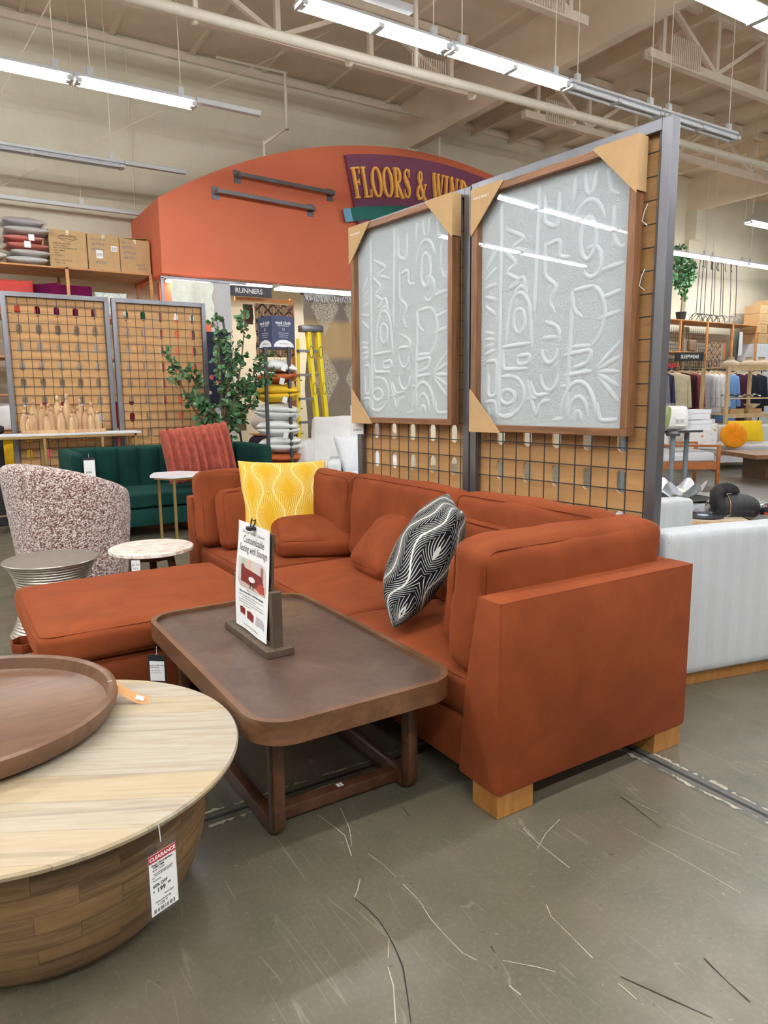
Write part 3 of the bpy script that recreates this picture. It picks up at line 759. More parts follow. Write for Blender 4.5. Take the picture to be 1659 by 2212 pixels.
def hang_tag(loc, rz, w, h, lines, label, grp=None, holder=True, red=None, tilt=0, extra=None, mat=None):
    """laminated price tag hanging from its string; local front is -Y"""
    t = thing('price_tag', label, 'price tag', loc, group=grp); t.rotation_euler = (tilt, 0, rz)
    if holder: MB().b2((-w / 2 - .006, -.0012, -h - .01), (w / 2 + .006, .0012, .026)).build('sleeve', M['acrylic'] if not mat else mat, t, smooth=False)
    MB().b2((-w / 2, -.002, -h), (w / 2, -.0013, 0)).build('card', M['paper'], t, smooth=False)
    MB().tube([(0, 0, .02), (0, .004, .06)], .0012, 5).build('string', M['white'], t)
    mx = Matrix.Translation((0, -.0026, 0)) @ Matrix.Rotation(R(90), 4, 'X')
    if red:
        MB().b2((-w / 2, -.0028, -red[1]), (w / 2, -.002, 0)).build('banner', M['red'], t, smooth=False)
        text([(red[0], 0, -red[1] / 2, red[2])], M['paper'], t, Matrix.Translation((0, -.0034, 0)) @ Matrix.Rotation(R(90), 4, 'X'), extrude=.0002, bold=.0004)
    if lines: text(lines, M['ink'], t, mx, extrude=.0002)
    return t
hang_tag((.68, 2.86, .325), R(-38), .062, .085, [('Brinley Coffee Table,', 0, -.018, .0075), ('Deep Walnut', -.012, -.027, .0075), ('47"W x 29"D x 18"H', -.008, -.041, .0045), ('some assembly required', -.006, -.05, .0045)], 'white price tag in dark sleeve hanging under the walnut coffee table rim', mat=M['black'])
# ---- sign on the table
S = thing('tabletop_sign', 'tall clipboard sign in a dark wooden stand on the coffee table', 'sign', (1.005, 2.55, .4385))
M['standwood'] = wood('dark_stand_wood', rgb(92, 76, 58), rgb(66, 52, 40), (3, 20, 3), .6)
MB().b2((-.055, -.215, 0), (.055, .235, .028), .002).build('base', M['standwood'], S, smooth=False)
for y in (-.19, .172): MB().b2((-.018, y, .0), (.022, y + .032, .24), .002).build('post', M['standwood'], S, smooth=False)
tl = Matrix.Rotation(R(3), 4, 'Y')
MB().box((.002, .007, .245), (.009, .328, .415), Matrix.Rotation(R(3), 3, 'Y'), .002).build('clipboard', M['standwood'], S, smooth=False)
MB().tube([(-.022, -.1905, .014), (-.01, -.1915, .014)], .007, 12).build('screw', M['blackmetal'], S)
PW, PH = .315, .43
def paperfn(u, v, d=0.0):
    """u across (0..PW), v up (0..PH) -> local point of the curling sheet"""
    k = (1 - v / PH)
    x = -.016 - d - .012 * k ** 2 - .005 * (1 - math.cos(k * 5.5)) * (1 - u / PW) - .003 * math.sin(u / PW * 6 + k * 3) * k
    return Vector((x + .017 * (v / PH), .166 - u, .035 + v))
def on_paper(co): return paperfn(co.x * 1.12 + PW / 2, co.y + PH / 2, .0008 + co.z)
mb = MB(); mb.grid(lambda i, j: paperfn(i * PW, j * PH), 48, 72); mb.build('poster_sheet', M['paper'], S, ang=180)
for (o_, mname) in (([('Montclair Modular Collection', 0, .178, .0165)], 'greyink'), ([('Customizable', 0, .147, .041, dict(shear=.25, sx=.82)), ('Seating with Storage', 0, .111, .041, dict(shear=.25, sx=.72))], 'ink'),
    ([('Shown: $794, now $1,274', 0, -.052, .008), ('What we love about our Montclair Modular:', 0, -.064, .0115, dict(bold=.0003)), ('Hidden storage design offers customizable, space-saving solutions in', .0, -.078, .0078), ('the armless seat and ottoman pieces.', -.02, -.088, .0078), ('Corner makes it easy to open and can be connected for clean lines.', 0, -.098, .0078), ('Back and lumbar cushions can be arranged in different configurations', 0, -.108, .0078), ('for style and comfort.', -.04, -.118, .0078), ('Discover more at worldmarket.com', 0, -.196, .0095)], 'ink')):
    text(o_, M[mname], S, None, warp=on_paper, extrude=0.0)
def patch(poly, mat, d, name='printed_photo'):
    mb = MB(); bm = mb.bm; f = bm.faces.new([bm.verts.new((x, y, d)) for x, y in poly])
    bmesh.ops.triangulate(bm, faces=[f]); 
    for _ in range(4): bmesh.ops.subdivide_edges(bm, edges=bm.edges, cuts=1, use_grid_fill=True)
    for v in bm.verts: v.co = on_paper(v.co)
    return mb.build(name, mat, S, smooth=False)
def cutrr(x0, y0, x1, y1, r=.04):
    p = [(x1 - r + r * math.cos(R(a)), y1 - r + r * math.sin(R(a))) for a in (0, 22, 45, 67, 90)] + [(x0, y1)] + [(x0 + r + r * math.cos(R(a)), y0 + r + r * math.sin(R(a))) for a in (180, 202, 225, 247, 270)] + [(x1, y0)]
    return p
def photo_mat():
    t = NT('printed_room_photo'); t.col(rgb(206, 198, 194)); t.set(Roughness=.6); return t.m
pm = lambda n_, c: plain(n_, c, .6, 0, .03)
patch(cutrr(-.122, -.045, .118, .074), pm('photo_wall', rgb(206, 198, 196)), .0002)
patch([(-.122 + .03, -.045), (.118, -.045), (.118, -.02), (-.118, -.012)], pm('photo_floor', rgb(196, 178, 166)), .0006)
for k in range(3): patch([(-.095 + k * .045, .0), (-.058 + k * .045, .0), (-.058 + k * .045, .07), (-.095 + k * .045, .07)], pm('photo_window%d' % k, (rgb(176, 196, 170), rgb(214, 186, 166), rgb(206, 204, 186))[k]), .0006)
patch([(.072, .01), (.094, .01), (.094, .062), (.072, .062)], pm('photo_art', rgb(150, 100, 84)), .0006)
mr = pm('photo_sofa', rgb(120, 32, 30)); mr2 = pm('photo_sofa_light', rgb(176, 66, 50))
patch([(-.09, -.022), (.03, -.03), (.085, -.03), (.1, .0), (.085, .026), (.02, .03), (-.06, .036), (-.075, .05), (-.092, .045)], mr, .0009)
patch([(.035, -.028), (.07, -.04), (.11, -.036), (.108, -.008), (.07, -.0)], mr2, .0012)
patch(ell(-.0, -.002, .027, .011, n=14)[:-1], pm('photo_table', rgb(238, 232, 226)), .0014)
patch([(-.016, -.04), (-.010, -.04), (-.006, -.01), (-.014, -.01)], M['ink'], .0013); patch([(.010, -.04), (.018, -.038), (.012, -.01), (.004, -.01)], M['ink'], .0013)
patch([(-.098, -.155), (-.058, -.16), (-.056, -.132), (-.085, -.126), (-.1, -.13)], mr, .0003)
patch([(-.04, -.165), (.02, -.17), (.022, -.14), (-.01, -.132), (-.042, -.136)], mr, .0003)
patch([(.04, -.168), (.055, -.17), (.06, -.16), (.095, -.165), (.118, -.175), (.118, -.15), (.1, -.136), (.045, -.134)], pm('photo_grey_sofa', rgb(188, 182, 184)), .0003)
mb = MB(); mb.b2((-.03, -.02, .448), (.0, .015, .462), .003); mb.tube([(-.012, -.012, .46), (-.005, -.022, .475), (-.002, -.02, .49), (-.006, -.01, .485)], .003, 6); mb.tube([(-.012, .008, .46), (-.005, .018, .475), (-.002, .016, .49), (-.006, .006, .485)], .003, 6)
mb.build('bulldog_clip', M['blackmetal'], S)

# ================================================================ WOOD BALL TABLE + TRAY
def plank_mat(name, kind):
    t = NT(name)
    if kind == 'top':
        v = t.co((1, 1, 1), 'Object', (0, 0, R(29)))
        br = t.n('ShaderNodeTexBrick'); br.inputs['Brick Width'].default_value = 3.0; br.inputs['Row Height'].default_value = .12; br.inputs['Scale'].default_value = 1
        gsc = (3.0, 42, 1)
    else:
        v = t.co((1, 1, 1), 'UV')
        br = t.n('ShaderNodeTexBrick'); br.inputs['Brick Width'].default_value = .19; br.inputs['Row Height'].default_value = .05; br.inputs['Scale'].default_value = 1; gsc = (5, 60, 1)
    br.inputs['Color1'].default_value = (0, 0, 0, 1); br.inputs['Color2'].default_value = (1, 1, 1, 1); br.inputs['Mortar'].default_value = (.2, .2, .2, 1)
    br.inputs['Mortar Size'].default_value = .0006; br.inputs['Bias'].default_value = 0
    t.l(v, br.inputs[0])
    sp = t.sep(br.outputs['Color'])
    mp = t.n('ShaderNodeMapping'); mp.inputs['Scale'].default_value = gsc; t.l(v, mp.inputs[0])
    cb = t.n('ShaderNodeCombineXYZ'); t.l(t.math('MULTIPLY', sp[0], 37.0), cb.inputs[0]); t.l(t.math('MULTIPLY', sp[0], 11.0), cb.inputs[1]); t.l(cb.outputs[0], mp.inputs['Location'])
    g = t.noise(mp.outputs[0], 1, 6, .62, 1.3)
    mp2 = t.n('ShaderNodeMapping'); mp2.inputs['Scale'].default_value = tuple(x * .22 for x in gsc); t.l(v, mp2.inputs[0]); t.l(cb.outputs[0], mp2.inputs['Location'])
    g2 = t.noise(mp2.outputs[0], 1, 4, .55, 1.6)
    if kind == 'top': c1, c2, c3, c4 = rgb(164, 155, 138), rgb(150, 137, 116), rgb(124, 112, 96), rgb(170, 148, 108)
    else: c1, c2, c3, c4 = rgb(132, 106, 72), rgb(106, 80, 52), rgb(70, 50, 32), rgb(142, 112, 70)
    col = t.mix(c1, c2, t.ramp(g, [(.38, 0.0), (.62, 1.0)]))
    col = t.mix(col, c4, t.ramp(sp[0], [(.3, 0.0), (.9, .6)]))
    col = t.mix(col, c3, t.ramp(g2, [(.54, 0.0), (.68, .75)]))
    g3 = t.noise(mp2.outputs[0], .6, 3, .5, 2.5)
    col = t.mix(col, rgb(120, 84, 56), t.ramp(g3, [(.66, 0.0), (.74, .6)]))
    col = t.mix(col, tuple(x * .55 for x in c3[:3]) + (1,), t.math('MULTIPLY', br.outputs['Fac'], .7))
    t.col(col); t.set(Roughness=.52); t.bump(g, .05, .001); return t.m
BT = thing('round_coffee_table', 'large round natural wood table with a bulging block-pieced drum base', 'coffee table', (.161, 2.035, 0))
MB().lathe([(.0, .395), (.40, .395), (.505, .405), (.526, .415), (.528, .424), (.524, .43), (.0, .43)], 96).build('tabletop', plank_mat('mango_top', 'top'), BT)
MB().lathe([(.0, .0), (.30, .0), (.325, .008), (.365, .05), (.398, .11), (.418, .17), (.428, .23), (.43, .29), (.425, .35), (.412, .40), (.0, .40)], 96, uv=True).build('drum_base', plank_mat('mango_blocks', 'side'), BT)
tray = thing('round_tray', 'large round brown wooden tray lying on the round wood table', 'tray', (-.02, 2.335, .43))
MB().lathe([(.0, .0), (.395, .0), (.425, .018), (.438, .05), (.436, .068), (.424, .073), (.413, .066), (.403, .03), (.385, .018), (.0, .018)], 96).build('tray_body', wood('tray_wood', rgb(114, 82, 56), rgb(92, 64, 44), (3, 16, 3), .38, rgb(86, 56, 38)), tray)
MB().tube([(.392, .14, .045), (.386, .137, .045)], .011, 12).build('hole', M['black'], tray)
kt = thing('tray_label', 'tan paper hang tag with white sticker tied to the round tray rim', 'hang tag', (.408, 2.262, .487))
mb = MB(); mb.grid(lambda i, j: Vector((.088 * i + (j - .5) * .008, -.045 * i + (j - .5) * .022, -.052 * math.sin(i * 1.4) + (j - .5) * .024)), 10, 2); mb.build('card', plain('kraft_tag', rgb(190, 140, 92), .8), kt, ang=180)
MB().box((.062, -.033, -.0395), (.026, .014, .001), Matrix.Rotation(R(-27), 3, 'Z') @ Matrix.Rotation(R(20), 3, 'Y') @ Matrix.Rotation(R(48), 3, 'X')).build('sticker', M['paper'], kt, smooth=False)
MB().tube([(.004, .0, .002), (-.01, .02, .016), (-.02, .03, .012)], .0012, 5).build('string', M['white'], kt)
hang_tag((.345, 1.522, .372), R(22), .073, .148, [
    ('Gregor Wood Ball Base', -.002, -.025, .0058, dict(bold=.00012)), ('Coffee Table', -.012, -.0315, .0058, dict(bold=.00012)), ('36"Dia. x 16.75"H', -.012, -.039, .0045),
    ('Due to manufacturing and natural', .0, -.047, .0038), ('materials used, slight variations', .0, -.0515, .0038), ('occur.', -.026, -.056, .0038), ('Easy assembly', -.018, -.063, .0038),
    ('60% OFF', -.01, -.077, .0105, dict(bold=.0001)), ('$', -.028, -.090, .007), ('199', -.008, -.091, .0155, dict(bold=.0002)), ('99', .014, -.087, .0085), ('SCAN CODE', .012, -.108, .0045), ('SAVE AN EXTRA 30%', -.004, -.1185, .0045),
    ('$', -.018, -.126, .005), ('139', -.008, -.127, .009), ('99', .004, -.125, .005), ('||| || |||| | || ||| ||', -.002, -.138, .0095, dict(bold=.0002))],
    'white clearance price tag with red banner on the round wood table base', red=('CLEARANCE', .018, .0125))

# ================================================================ SIDE TABLES, CHAIR
D = thing('drum_side_table', 'silver ribbed metal drum table behind the ottoman at the left edge', 'side table', (.515, 4.62, 0))
pf = []
for k in range(0, 77):
    z = .004 + k * .0057; u = z / .44
    r = .19 + .065 * (2 * u - 1) ** 2 + (.0045 if k % 3 == 0 else 0)
    pf.append((r, z))
M['silver'] = plain('hammered_silver', rgb(178, 172, 162), .34, .85, .1, 20, .25, 90)
MB().lathe([(0, 0)] + [(.24, 0)] + pf, 56).build('drum_body', M['silver'], D)
MB().lathe([(0, .438), (.262, .438), (.27, .443), (.27, .448), (.266, .452), (0, .454)], 64).build('top', M['silver'], D)
Tv = thing('marble_side_table', 'small round cream stone side table on three dark legs behind the ottoman', 'side table', (1.075, 4.47, 0))
def stone_mat():
    t = NT('cream_stone_mosaic'); v = t.co((1, 3.2, 1), 'Object', (0, 0, R(40)))
    vo = t.n('ShaderNodeTexVoronoi'); vo.inputs['Scale'].default_value = 22; t.l(v, vo.inputs['Vector']); s = t.sep(vo.outputs['Color'])
    t.col(t.ramp(s[0], [(0.0, rgb(200, 184, 166)), (.35, rgb(226, 218, 204)), (.8, rgb(240, 236, 226)), (1.0, rgb(186, 168, 148))])); t.set(Roughness=.35); return t.m
MB().lathe([(0, .455), (.245, .455), (.255, .46), (.255, .478), (.25, .482), (0, .482)], 64).build('top', stone_mat(), Tv)
for a in (195, 315, 75):
    c_, s_ = math.cos(R(a)), math.sin(R(a))
    MB().bar((c_ * .12, s_ * .12, .46), (c_ * .2, s_ * .2, .0), .045, .03, .004).build('leg', M['walnut'], Tv)
MB().lathe([(0, .41), (.13, .41), (.13, .455), (0, .455)], 24).build('hub', M['walnut'], Tv)
hang_tag((.93, 4.275, .45), R(-25), .05, .09, [('$129', 0, -.03, .02), ('|||| |||', 0, -.05, .014)], 'price tag hanging below the cream stone side table top')
def boucle():
    t = NT('boucle_fabric'); v = t.co()
    vo = t.n('ShaderNodeTexVoronoi'); vo.inputs['Scale'].default_value = 115; vo.inputs['Randomness'].default_value = 1; t.l(v, vo.inputs['Vector']); s = t.sep(vo.outputs['Color'])
    n = t.noise(v, 90, 3, .6, 1.5)
    k = t.math('ADD', t.math('MULTIPLY', s[0], .6), t.math('MULTIPLY', n, .4))
    t.col(t.ramp(k, [(.2, rgb(92, 52, 44)), (.38, rgb(142, 100, 90)), (.5, rgb(190, 158, 150)), (.68, rgb(236, 222, 216))]))
    t.set(Roughness=.95); t.b.inputs['Sheen Weight'].default_value = .4; t.bump(t.math('SUBTRACT', 1.0, vo.outputs['Distance']), .9, .012); return t.m
M['boucle'] = boucle()
BC = thing('barrel_chair', 'mauve flecked boucle barrel chair seen from behind at left', 'armchair', (.80, 5.70, 0), R(0))
bd = R(214)
def shell(i, j):
    a = -R(128) + R(256) * i; q = j
    h = .655 + .31 * (0.5 + .5 * math.cos(a)) ** .9
    fr = min(1, (1 - abs(2 * i - 1)) / .10) ** .5            # rounding at the front ends
    h = .42 + (h - .42) * (fr * .75 + .25)
    ro = lambda z: .365 + .09 * (z / .85)
    tck = .13 * (.25 + .75 * fr)
    if q < .5: z = .1 + (h - .06 - .1) * (q / .5); r = ro(z)
    elif q < .7:
        b = (q - .5) / .2 * PI; z = h - .06 + math.sin(b) * .06; r = ro(z) - tck / 2 + math.cos(b) * tck / 2
    else: z = h - .06 - (h - .36) * ((q - .7) / .3); r = ro(z) - tck
    ang = a + bd
    return Vector((r * math.cos(ang) * 1.0, r * math.sin(ang) * 1.0, z))
mb = MB(); mb.grid(shell, 72, 40)
for i_e in (0, 72):
    pass
mb.build('shell', M['boucle'], BC, ang=180)
mb = MB(); mb.lathe([(0, .1), (.30, .1), (.31, .2), (.31, .40), (.29, .44), (0, .45)], 40); mb.build('seat', M['boucle'], BC, ang=180)
MB().lathe([(0, 0), (.24, 0), (.25, .1), (0, .1)], 40).build('plinth', M['black'], BC)
hang_tag((1.055, 5.50, .66), R(60), .05, .1, None, 'price tag hanging at the right side of the boucle barrel chair')
# ================================================================ DISPLAY PANELS
def slot_board(W, H, ncol, nrow, px, pz, x0, z0, sw=.058, sh=.112, th=.012, y=0):
    """board in XZ plane with stadium holes; front at y"""
    mb = MB(); bm = mb.bm
    def quad(a, b, c, d): bm.faces.new([bm.verts.new(p) for p in (a, b, c, d)])
    gx0, gx1 = x0 - px / 2, x0 + px * (ncol - .5); gz0, gz1 = z0 - pz / 2, z0 + pz * (nrow - .5)
    for yy in (y, y - th):
        for (a, b, c, d) in ((0, 0, W, gz0), (0, gz1, W, H), (0, gz0, gx0, gz1), (gx1, gz0, W, gz1)):
            quad((a, yy, b), (c, yy, b), (c, yy, d), (a, yy, d))
    n = 6; r = sw / 2; hs = sh / 2 - r
    st = [(r * math.cos(R(a)), hs + r * math.sin(R(a))) for a in [180 * k / n for k in range(n + 1)]] + [(r * math.cos(R(a)), -hs + r * math.sin(R(a))) for a in [180 + 180 * k / n for k in range(n + 1)]]
    def outer(p):
        kx = (px / 2) / abs(p[0]) if abs(p[0]) > 1e-6 else 1e9; kz = (pz / 2) / abs(p[1]) if abs(p[1]) > 1e-6 else 1e9
        k = min(kx, kz); return (p[0] * k, p[1] * k)
    # add corner points
    pts = [(p, outer(p)) for p in st]
    full = []
    for q in range(len(pts)):
        a, b = pts[q], pts[(q + 1) % len(pts)]
        full.append(a)
        ax_, bx_ = abs(abs(a[1][0]) - px / 2) < 1e-6, abs(abs(b[1][0]) - px / 2) < 1e-6
        if ax_ != bx_:
            cxx = a[1][0] if ax_ else b[1][0]; czz = b[1][1] if ax_ else a[1][1]
            full.append((((a[0][0] + b[0][0]) / 2, (a[0][1] + b[0][1]) / 2), (math.copysign(px / 2, cxx), math.copysign(pz / 2, czz))))
    for i in range(ncol):
        for j in range(nrow):
            cx_, cz_ = x0 + i * px, z0 + j * pz; m_ = len(full)
            for q in range(m_):
                (a, A_), (b, B_) = full[q], full[(q + 1) % m_]
                for yy in (y, y - th): quad((cx_ + a[0], yy, cz_ + a[1]), (cx_ + A_[0], yy, cz_ + A_[1]), (cx_ + B_[0], yy, cz_ + B_[1]), (cx_ + b[0], yy, cz_ + b[1]))
                quad((cx_ + a[0], y, cz_ + a[1]), (cx_ + b[0], y, cz_ + b[1]), (cx_ + b[0], y - th, cz_ + b[1]), (cx_ + a[0], y - th, cz_ + a[1]))
    return mb
def display_panel(label, W, H, loc, rz, grp, foot=True, post=.05, dep=.06, z0=.0):
    t = thing('display_panel', label, 'display panel', loc, rz, grp)
    for x in (post / 2, W - post / 2): MB().b2((x - post / 2, -dep / 2, z0), (x + post / 2, dep / 2, H), .004).build('frame_post', M['steel'], t, smooth=False)
    for z in (H - post / 2, z0 + .12): MB().b2((post, -dep / 2, z - post / 2), (W - post, dep / 2, z + post / 2), .003).build('frame_rail', M['steel'], t, smooth=False)
    mb = MB(); cell = .0975; nx = int((W - .1) / cell); xo = (W - nx * cell) / 2
    for k in range(nx + 1): mb.tube([(xo + k * cell, .022, z0 + .1), (xo + k * cell, .022, H - .04)], .0032, 5)
    zz = H - .125
    while zz > z0 + .15: mb.tube([(post, .016, zz), (W - post, .016, zz)], .0032, 5); zz -= cell
    mb.build('wire_grid', M['wire'], t)
    ncol = 5; px = .195; nrow = int((H - z0 - .45) / px)
    b = slot_board(W - 2 * post, H - z0 - .17, ncol, nrow, px, px, (W - 2 * post) / 2 - 2 * px, H - z0 - .17 - .14 - (nrow - 1) * px, y=0)
    o = b.build('backing_board', M['board'], t, smooth=False); o.location = (post, -.012, z0 + .12)
    if foot:
        for x in (post / 2, W - post / 2):
            MB().b2((x - .02, -.28, 0), (x + .02, .28, .035)).b2((x - .02, .26, .0), (x + .02, .28, .06)).build('foot', M['steel'], t, smooth=False)
    return t
ang = R(95)
ux, uy = Vector((math.cos(ang), math.sin(ang), 0)), Vector((-math.sin(ang), math.cos(ang), 0))
P0 = Vector((2.735, 2.03, 0))
GPN = 'tall display panels behind the sectional'
display_panel('tall steel and wire display panel behind the sectional holding the right framed relief', 1.19, 2.535, P0, ang, GPN)
display_panel('tall steel and wire display panel behind the sectional holding the left framed relief', 1.12, 2.53, P0 + ux * 1.20, ang, GPN)
GL = 'display panels at left'
display_panel('leftmost slotted display panel with wire grid, behind the carved wooden figures', 1.10, 2.56, (1.80, 8.78, 0), PI, GL)
pl = [o for o in COL.objects if o.get('group') == GL][0]
p2 = dup(pl, (2.93, 8.78, 0), (0, 0, PI), 'slotted display panel with wire grid behind the green loveseat and the leafy plant')

# ---- framed reliefs
def relief_mat():
    t = NT('paper_relief'); v = t.co(); n = t.noise(v, 75, 4, .65, 1.2); n2 = t.noise(v, 9, 3)
    t.col(rgb(200, 209, 212)); t.set(Roughness=.75); t.bump(t.math('ADD', n, t.math('MULTIPLY', n2, .3)), .8, .012); return t.m
M['relief'] = relief_mat()
M['reliefridge'] = plain('relief_ridge', rgb(201, 210, 213), .75, 0, .01, 6, .25, 70)
def arc(cx, cy, a, b, t0, t1, n=14): return ell(cx, cy, a, b, t0, t1, n)
RP = []   # (points in unit u right, v up with u in 0..1, v in 0..1.3), width
def rp(*p, c=False): RP.append((list(p), c))
rp((.14, .02), (.14, 1.25)); rp((.40, .62), (.42, 1.28)); rp((.645, .05), (.66, .62))
for k, (a, b) in enumerate(((.90, 1.02), (.84, .92), (.79, .83), (.74, .74), (.69, .65))): rp((.02, a), (.11, b - .02))
for k in range(4): rp((.02, .54 - k * .045), (.10, .52 - k * .03))
rp((.03, .36), (.12, .37), (.12, .16), (.05, .15), (.05, .30)); rp((.03, .12), (.11, .13), (.12, .03)); rp((.05, .10), (.06, .02))
rp((.17, .98), (.27, .90), (.18, .86), (.30, .80), (.20, .76), (.32, .83), (.34, .72)); rp((.18, 1.1), (.33, 1.03), (.22, .99), (.36, .95))
RP.append((arc(.29, .60, .085, .14, -10, 190), False)); RP.append((arc(.29, .58, .045, .07, 0, 360, 18), True)); RP.append((arc(.30, .70, .05, .07, 20, 200), False))
rp((.205, .60), (.19, .46)); rp((.375, .60), (.39, .42)); rp((.16, .44), (.38, .45)); rp((.17, .42), (.17, .31), (.36, .31)); rp((.28, .38), (.38, .39), (.38, .34), (.28, .33), (.28, .38))
RP.append((arc(.24, .16, .10, .11, -90, 90), False)); RP.append((arc(.21, .15, .06, .045, 0, 360, 16), True)); RP.append((arc(.20, .08, .08, .05, 180, 350), False)); rp((.16, .27), (.25, .27)); rp((.16, .03), (.25, .05))
rp((.36, .25), (.40, .12), (.43, .03), (.46, .12), (.53, .13)); rp((.36, .14), (.45, .145)); rp((.38, .24), (.42, .15), (.53, .17))
RP.append((arc(.52, .40, .055, .07, 170, 370), False)); rp((.465, .47), (.575, .47)); RP.append((arc(.52, .26, .06, .08, 170, 370), False)); rp((.46, .34), (.50, .34)); rp((.55, .33), (.585, .33))
rp((.47, .98), (.47, .80), (.56, .74), (.50, .66), (.55, .60)); rp((.46, 1.22), (.46, 1.08), (.55, 1.04), (.56, 1.22)); rp((.47, .96), (.57, .98), (.57, .88), (.64, .88)); rp((.48, .56), (.58, .52), (.58, .44))
RP.append((arc(.75, .95, .05, .11, 0, 360, 20), True)); RP.append((arc(.78, .83, .06, .08, -150, 120), False)); RP.append((arc(.75, .98, .10, .16, 20, 170), False)); rp((.65, 1.15), (.66, 1.27)); rp((.72, 1.27), (.73, 1.17), (.77, 1.16), (.79, 1.27)); rp((.86, 1.26), (.88, 1.14), (.93, 1.13))
RP.append((arc(.78, .56, .09, .15, -80, 80), False)); rp((.67, .70), (.80, .71)); rp((.66, .70), (.67, .60), (.73, .56)); rp((.67, .41), (.79, .41)); rp((.84, .64), (.96, .67)); rp((.83, .54), (.96, .57))
rp((.62, .37), (.80, .39), (.78, .32), (.68, .30)); rp((.62, .26), (.80, .28)); 
for k in range(5): rp((.84, .30 - k * .012), (.97, .42 - k * .075))
RP.append((arc(.72, .03, .115, .20, 5, 175), False)); RP.append((arc(.72, .03, .065, .12, 5, 175), False)); RP.append((arc(.72, .02, .022, .05, 0, 180), False)); rp((.72, .24), (.73, .29)); rp((.84, .12), (.86, .02), (.97, .03))
rp((.90, .95), (.94, .86), (.97, .88)); rp((.90, 1.08), (.90, .96)); rp((.84, .78), (.97, .80)); rp((.55, .02), (.62, .03)); rp((.60, .20), (.66, .21))
def framed_relief(label, origin_s, z0, W=1.0, H=1.27, seed=0, cards=((1, 1), (-1, 1), (-1, -1))):
    base = P0 + ux * origin_s + uy * .034
    t = thing('framed_relief', label, 'framed picture', (base.x, base.y, z0), group='framed white reliefs')
    # local x must run left->right as seen from the front (+uy side): right = -ux
    f = Matrix((-ux, -uy, Vector((0, 0, 1)))).transposed().to_4x4()   # local x=-ux, y=-uy (into panel)
    # keep it right handed: (-ux) x (-uy) = +z
    t.matrix_world = Matrix.Translation(Vector((base.x, base.y, z0))) @ f
    w = .035; d = .062
    for (a, b, n_) in (((0, -d, 0), (W, 0, w), 'h'), ((0, -d, H - w), (W, 0, H), 'h'), ((0, -d, w), (w, 0, H - w), 'v'), ((W - w, -d, w), (W, 0, H - w), 'v')):
        MB().b2(a, b, .002).build('frame_bar', M['frame_wood'] if n_ == 'v' else M['frame_wood_h'], t, smooth=False)
    MB().b2((w, -.02, w), (W - w, -.005, H - w)).build('mat_board', M['relief'], t, smooth=False)
    mb = MB(); s = (W - 2 * w); 
    for pts, cl in RP:
        P = [Vector((w + .012 + u * (s - .024), -.021, w + .012 + v / 1.3 * (H - 2 * w - .024))) for u, v in pts]
        rr = []
        # resample for smoothness
        Q = []
        for i in range(len(P) - (0 if cl else 1)):
            a, b = P[i], P[(i + 1) % len(P)]
            m_ = max(1, int((b - a).length / .018))
            for k in range(m_): Q.append(a.lerp(b, k / m_))
        if not cl: Q.append(P[-1])
        for _ in range(2):                      # soften the corners
            Q2 = list(Q)
            for i in range(len(Q)):
                if cl or 0 < i < len(Q) - 1: Q2[i] = Q[i] * .5 + (Q[i - 1] + Q[(i + 1) % len(Q)]) * .25
            Q = Q2
        n = len(Q); rows = []
        for i, p in enumerate(Q):
            dd = (Q[(i + 1) % n] - Q[i - 1]) if cl else (Q[min(i + 1, n - 1)] - Q[max(i - 1, 0)])
            dd.normalize(); nn = Vector((-dd.z, 0, dd.x))
            tp = 1.0 if cl else min(1, .05 + min(i, n - 1 - i) / 1.6)
            rows.append([mb.bm.verts.new(p + nn * o_ * (.6 + .4 * tp) + Vector((0, -h_ * tp, 0))) for o_, h_ in ((-.013, -.001), (-.007, .0035), (0, .005), (.007, .0035), (.013, -.001))])
        for i in range(n if cl else n - 1):
            for k in range(4):
                mb.bm.faces.new((rows[i][k], rows[i][k + 1], rows[(i + 1) % n][k + 1], rows[(i + 1) % n][k]))
    mb.build('relief', M['reliefridge'], t, ang=180)
    gm = MB(); gm.bm.faces.new([gm.bm.verts.new(p) for p in ((w, -.054, w), (W - w, -.054, w), (W - w, -.054, H - w), (w, -.054, H - w))]); g = gm.build('glass_pane', M['glass'], t, smooth=False)
    for (sx, sz) in cards:
        c = .235; e = .004
        X = lambda a: (W + e - a) if sx > 0 else (-e + a)
        Zz = lambda a: (H + e - a) if sz > 0 else (-e + a)
        mb = MB()
        pol = [(X(0), Zz(0)), (X(c), Zz(0)), (X(.0), Zz(c))]
        mb.prism(pol, -d - .006, -d - .001, XZ)
        mb.b2((min(X(0), X(-.003)), -d - .006, min(Zz(0), Zz(c * .95))), (max(X(0), X(-.003)), .0, max(Zz(0), Zz(c * .95))))
        mb.b2((min(X(0), X(c * .95)), -d - .006, min(Zz(0), Zz(-.003))), (max(X(0), X(c * .95)), .0, max(Zz(0), Zz(-.003))))
        co_ = mb.build('cardboard_corner', M['card'], t, smooth=False)
        if (sx, sz) == (-1, 1): text([('WORLD MARKET', .068, H - .045, .018)], M['paper'], co_, Matrix.Translation((0, -d - .0065, 0)) @ Matrix.Rotation(R(90), 4, 'X'), extrude=.0002, sx=.85)
    return t
M['frame_wood_h'] = wood('walnut_frame_h', rgb(146, 102, 66), rgb(112, 74, 45), (2, 20, 20), .5)
framed_relief('larger looking framed white paper relief on the right, nearest the camera', 1.115, 1.20)
framed_relief('framed white paper relief on the left, nearer the orange arch', 2.275, 1.225)
c_ = P0 + ux * 2.29 + uy * .05
hang_tag((c_.x, c_.y, 1.34), R(-60), .10, .20, [('$279', .0, -.06, .03), ('|||| ||||| || |||', 0, -.17, .014)], 'tall white price tag at the left edge of the left framed relief')
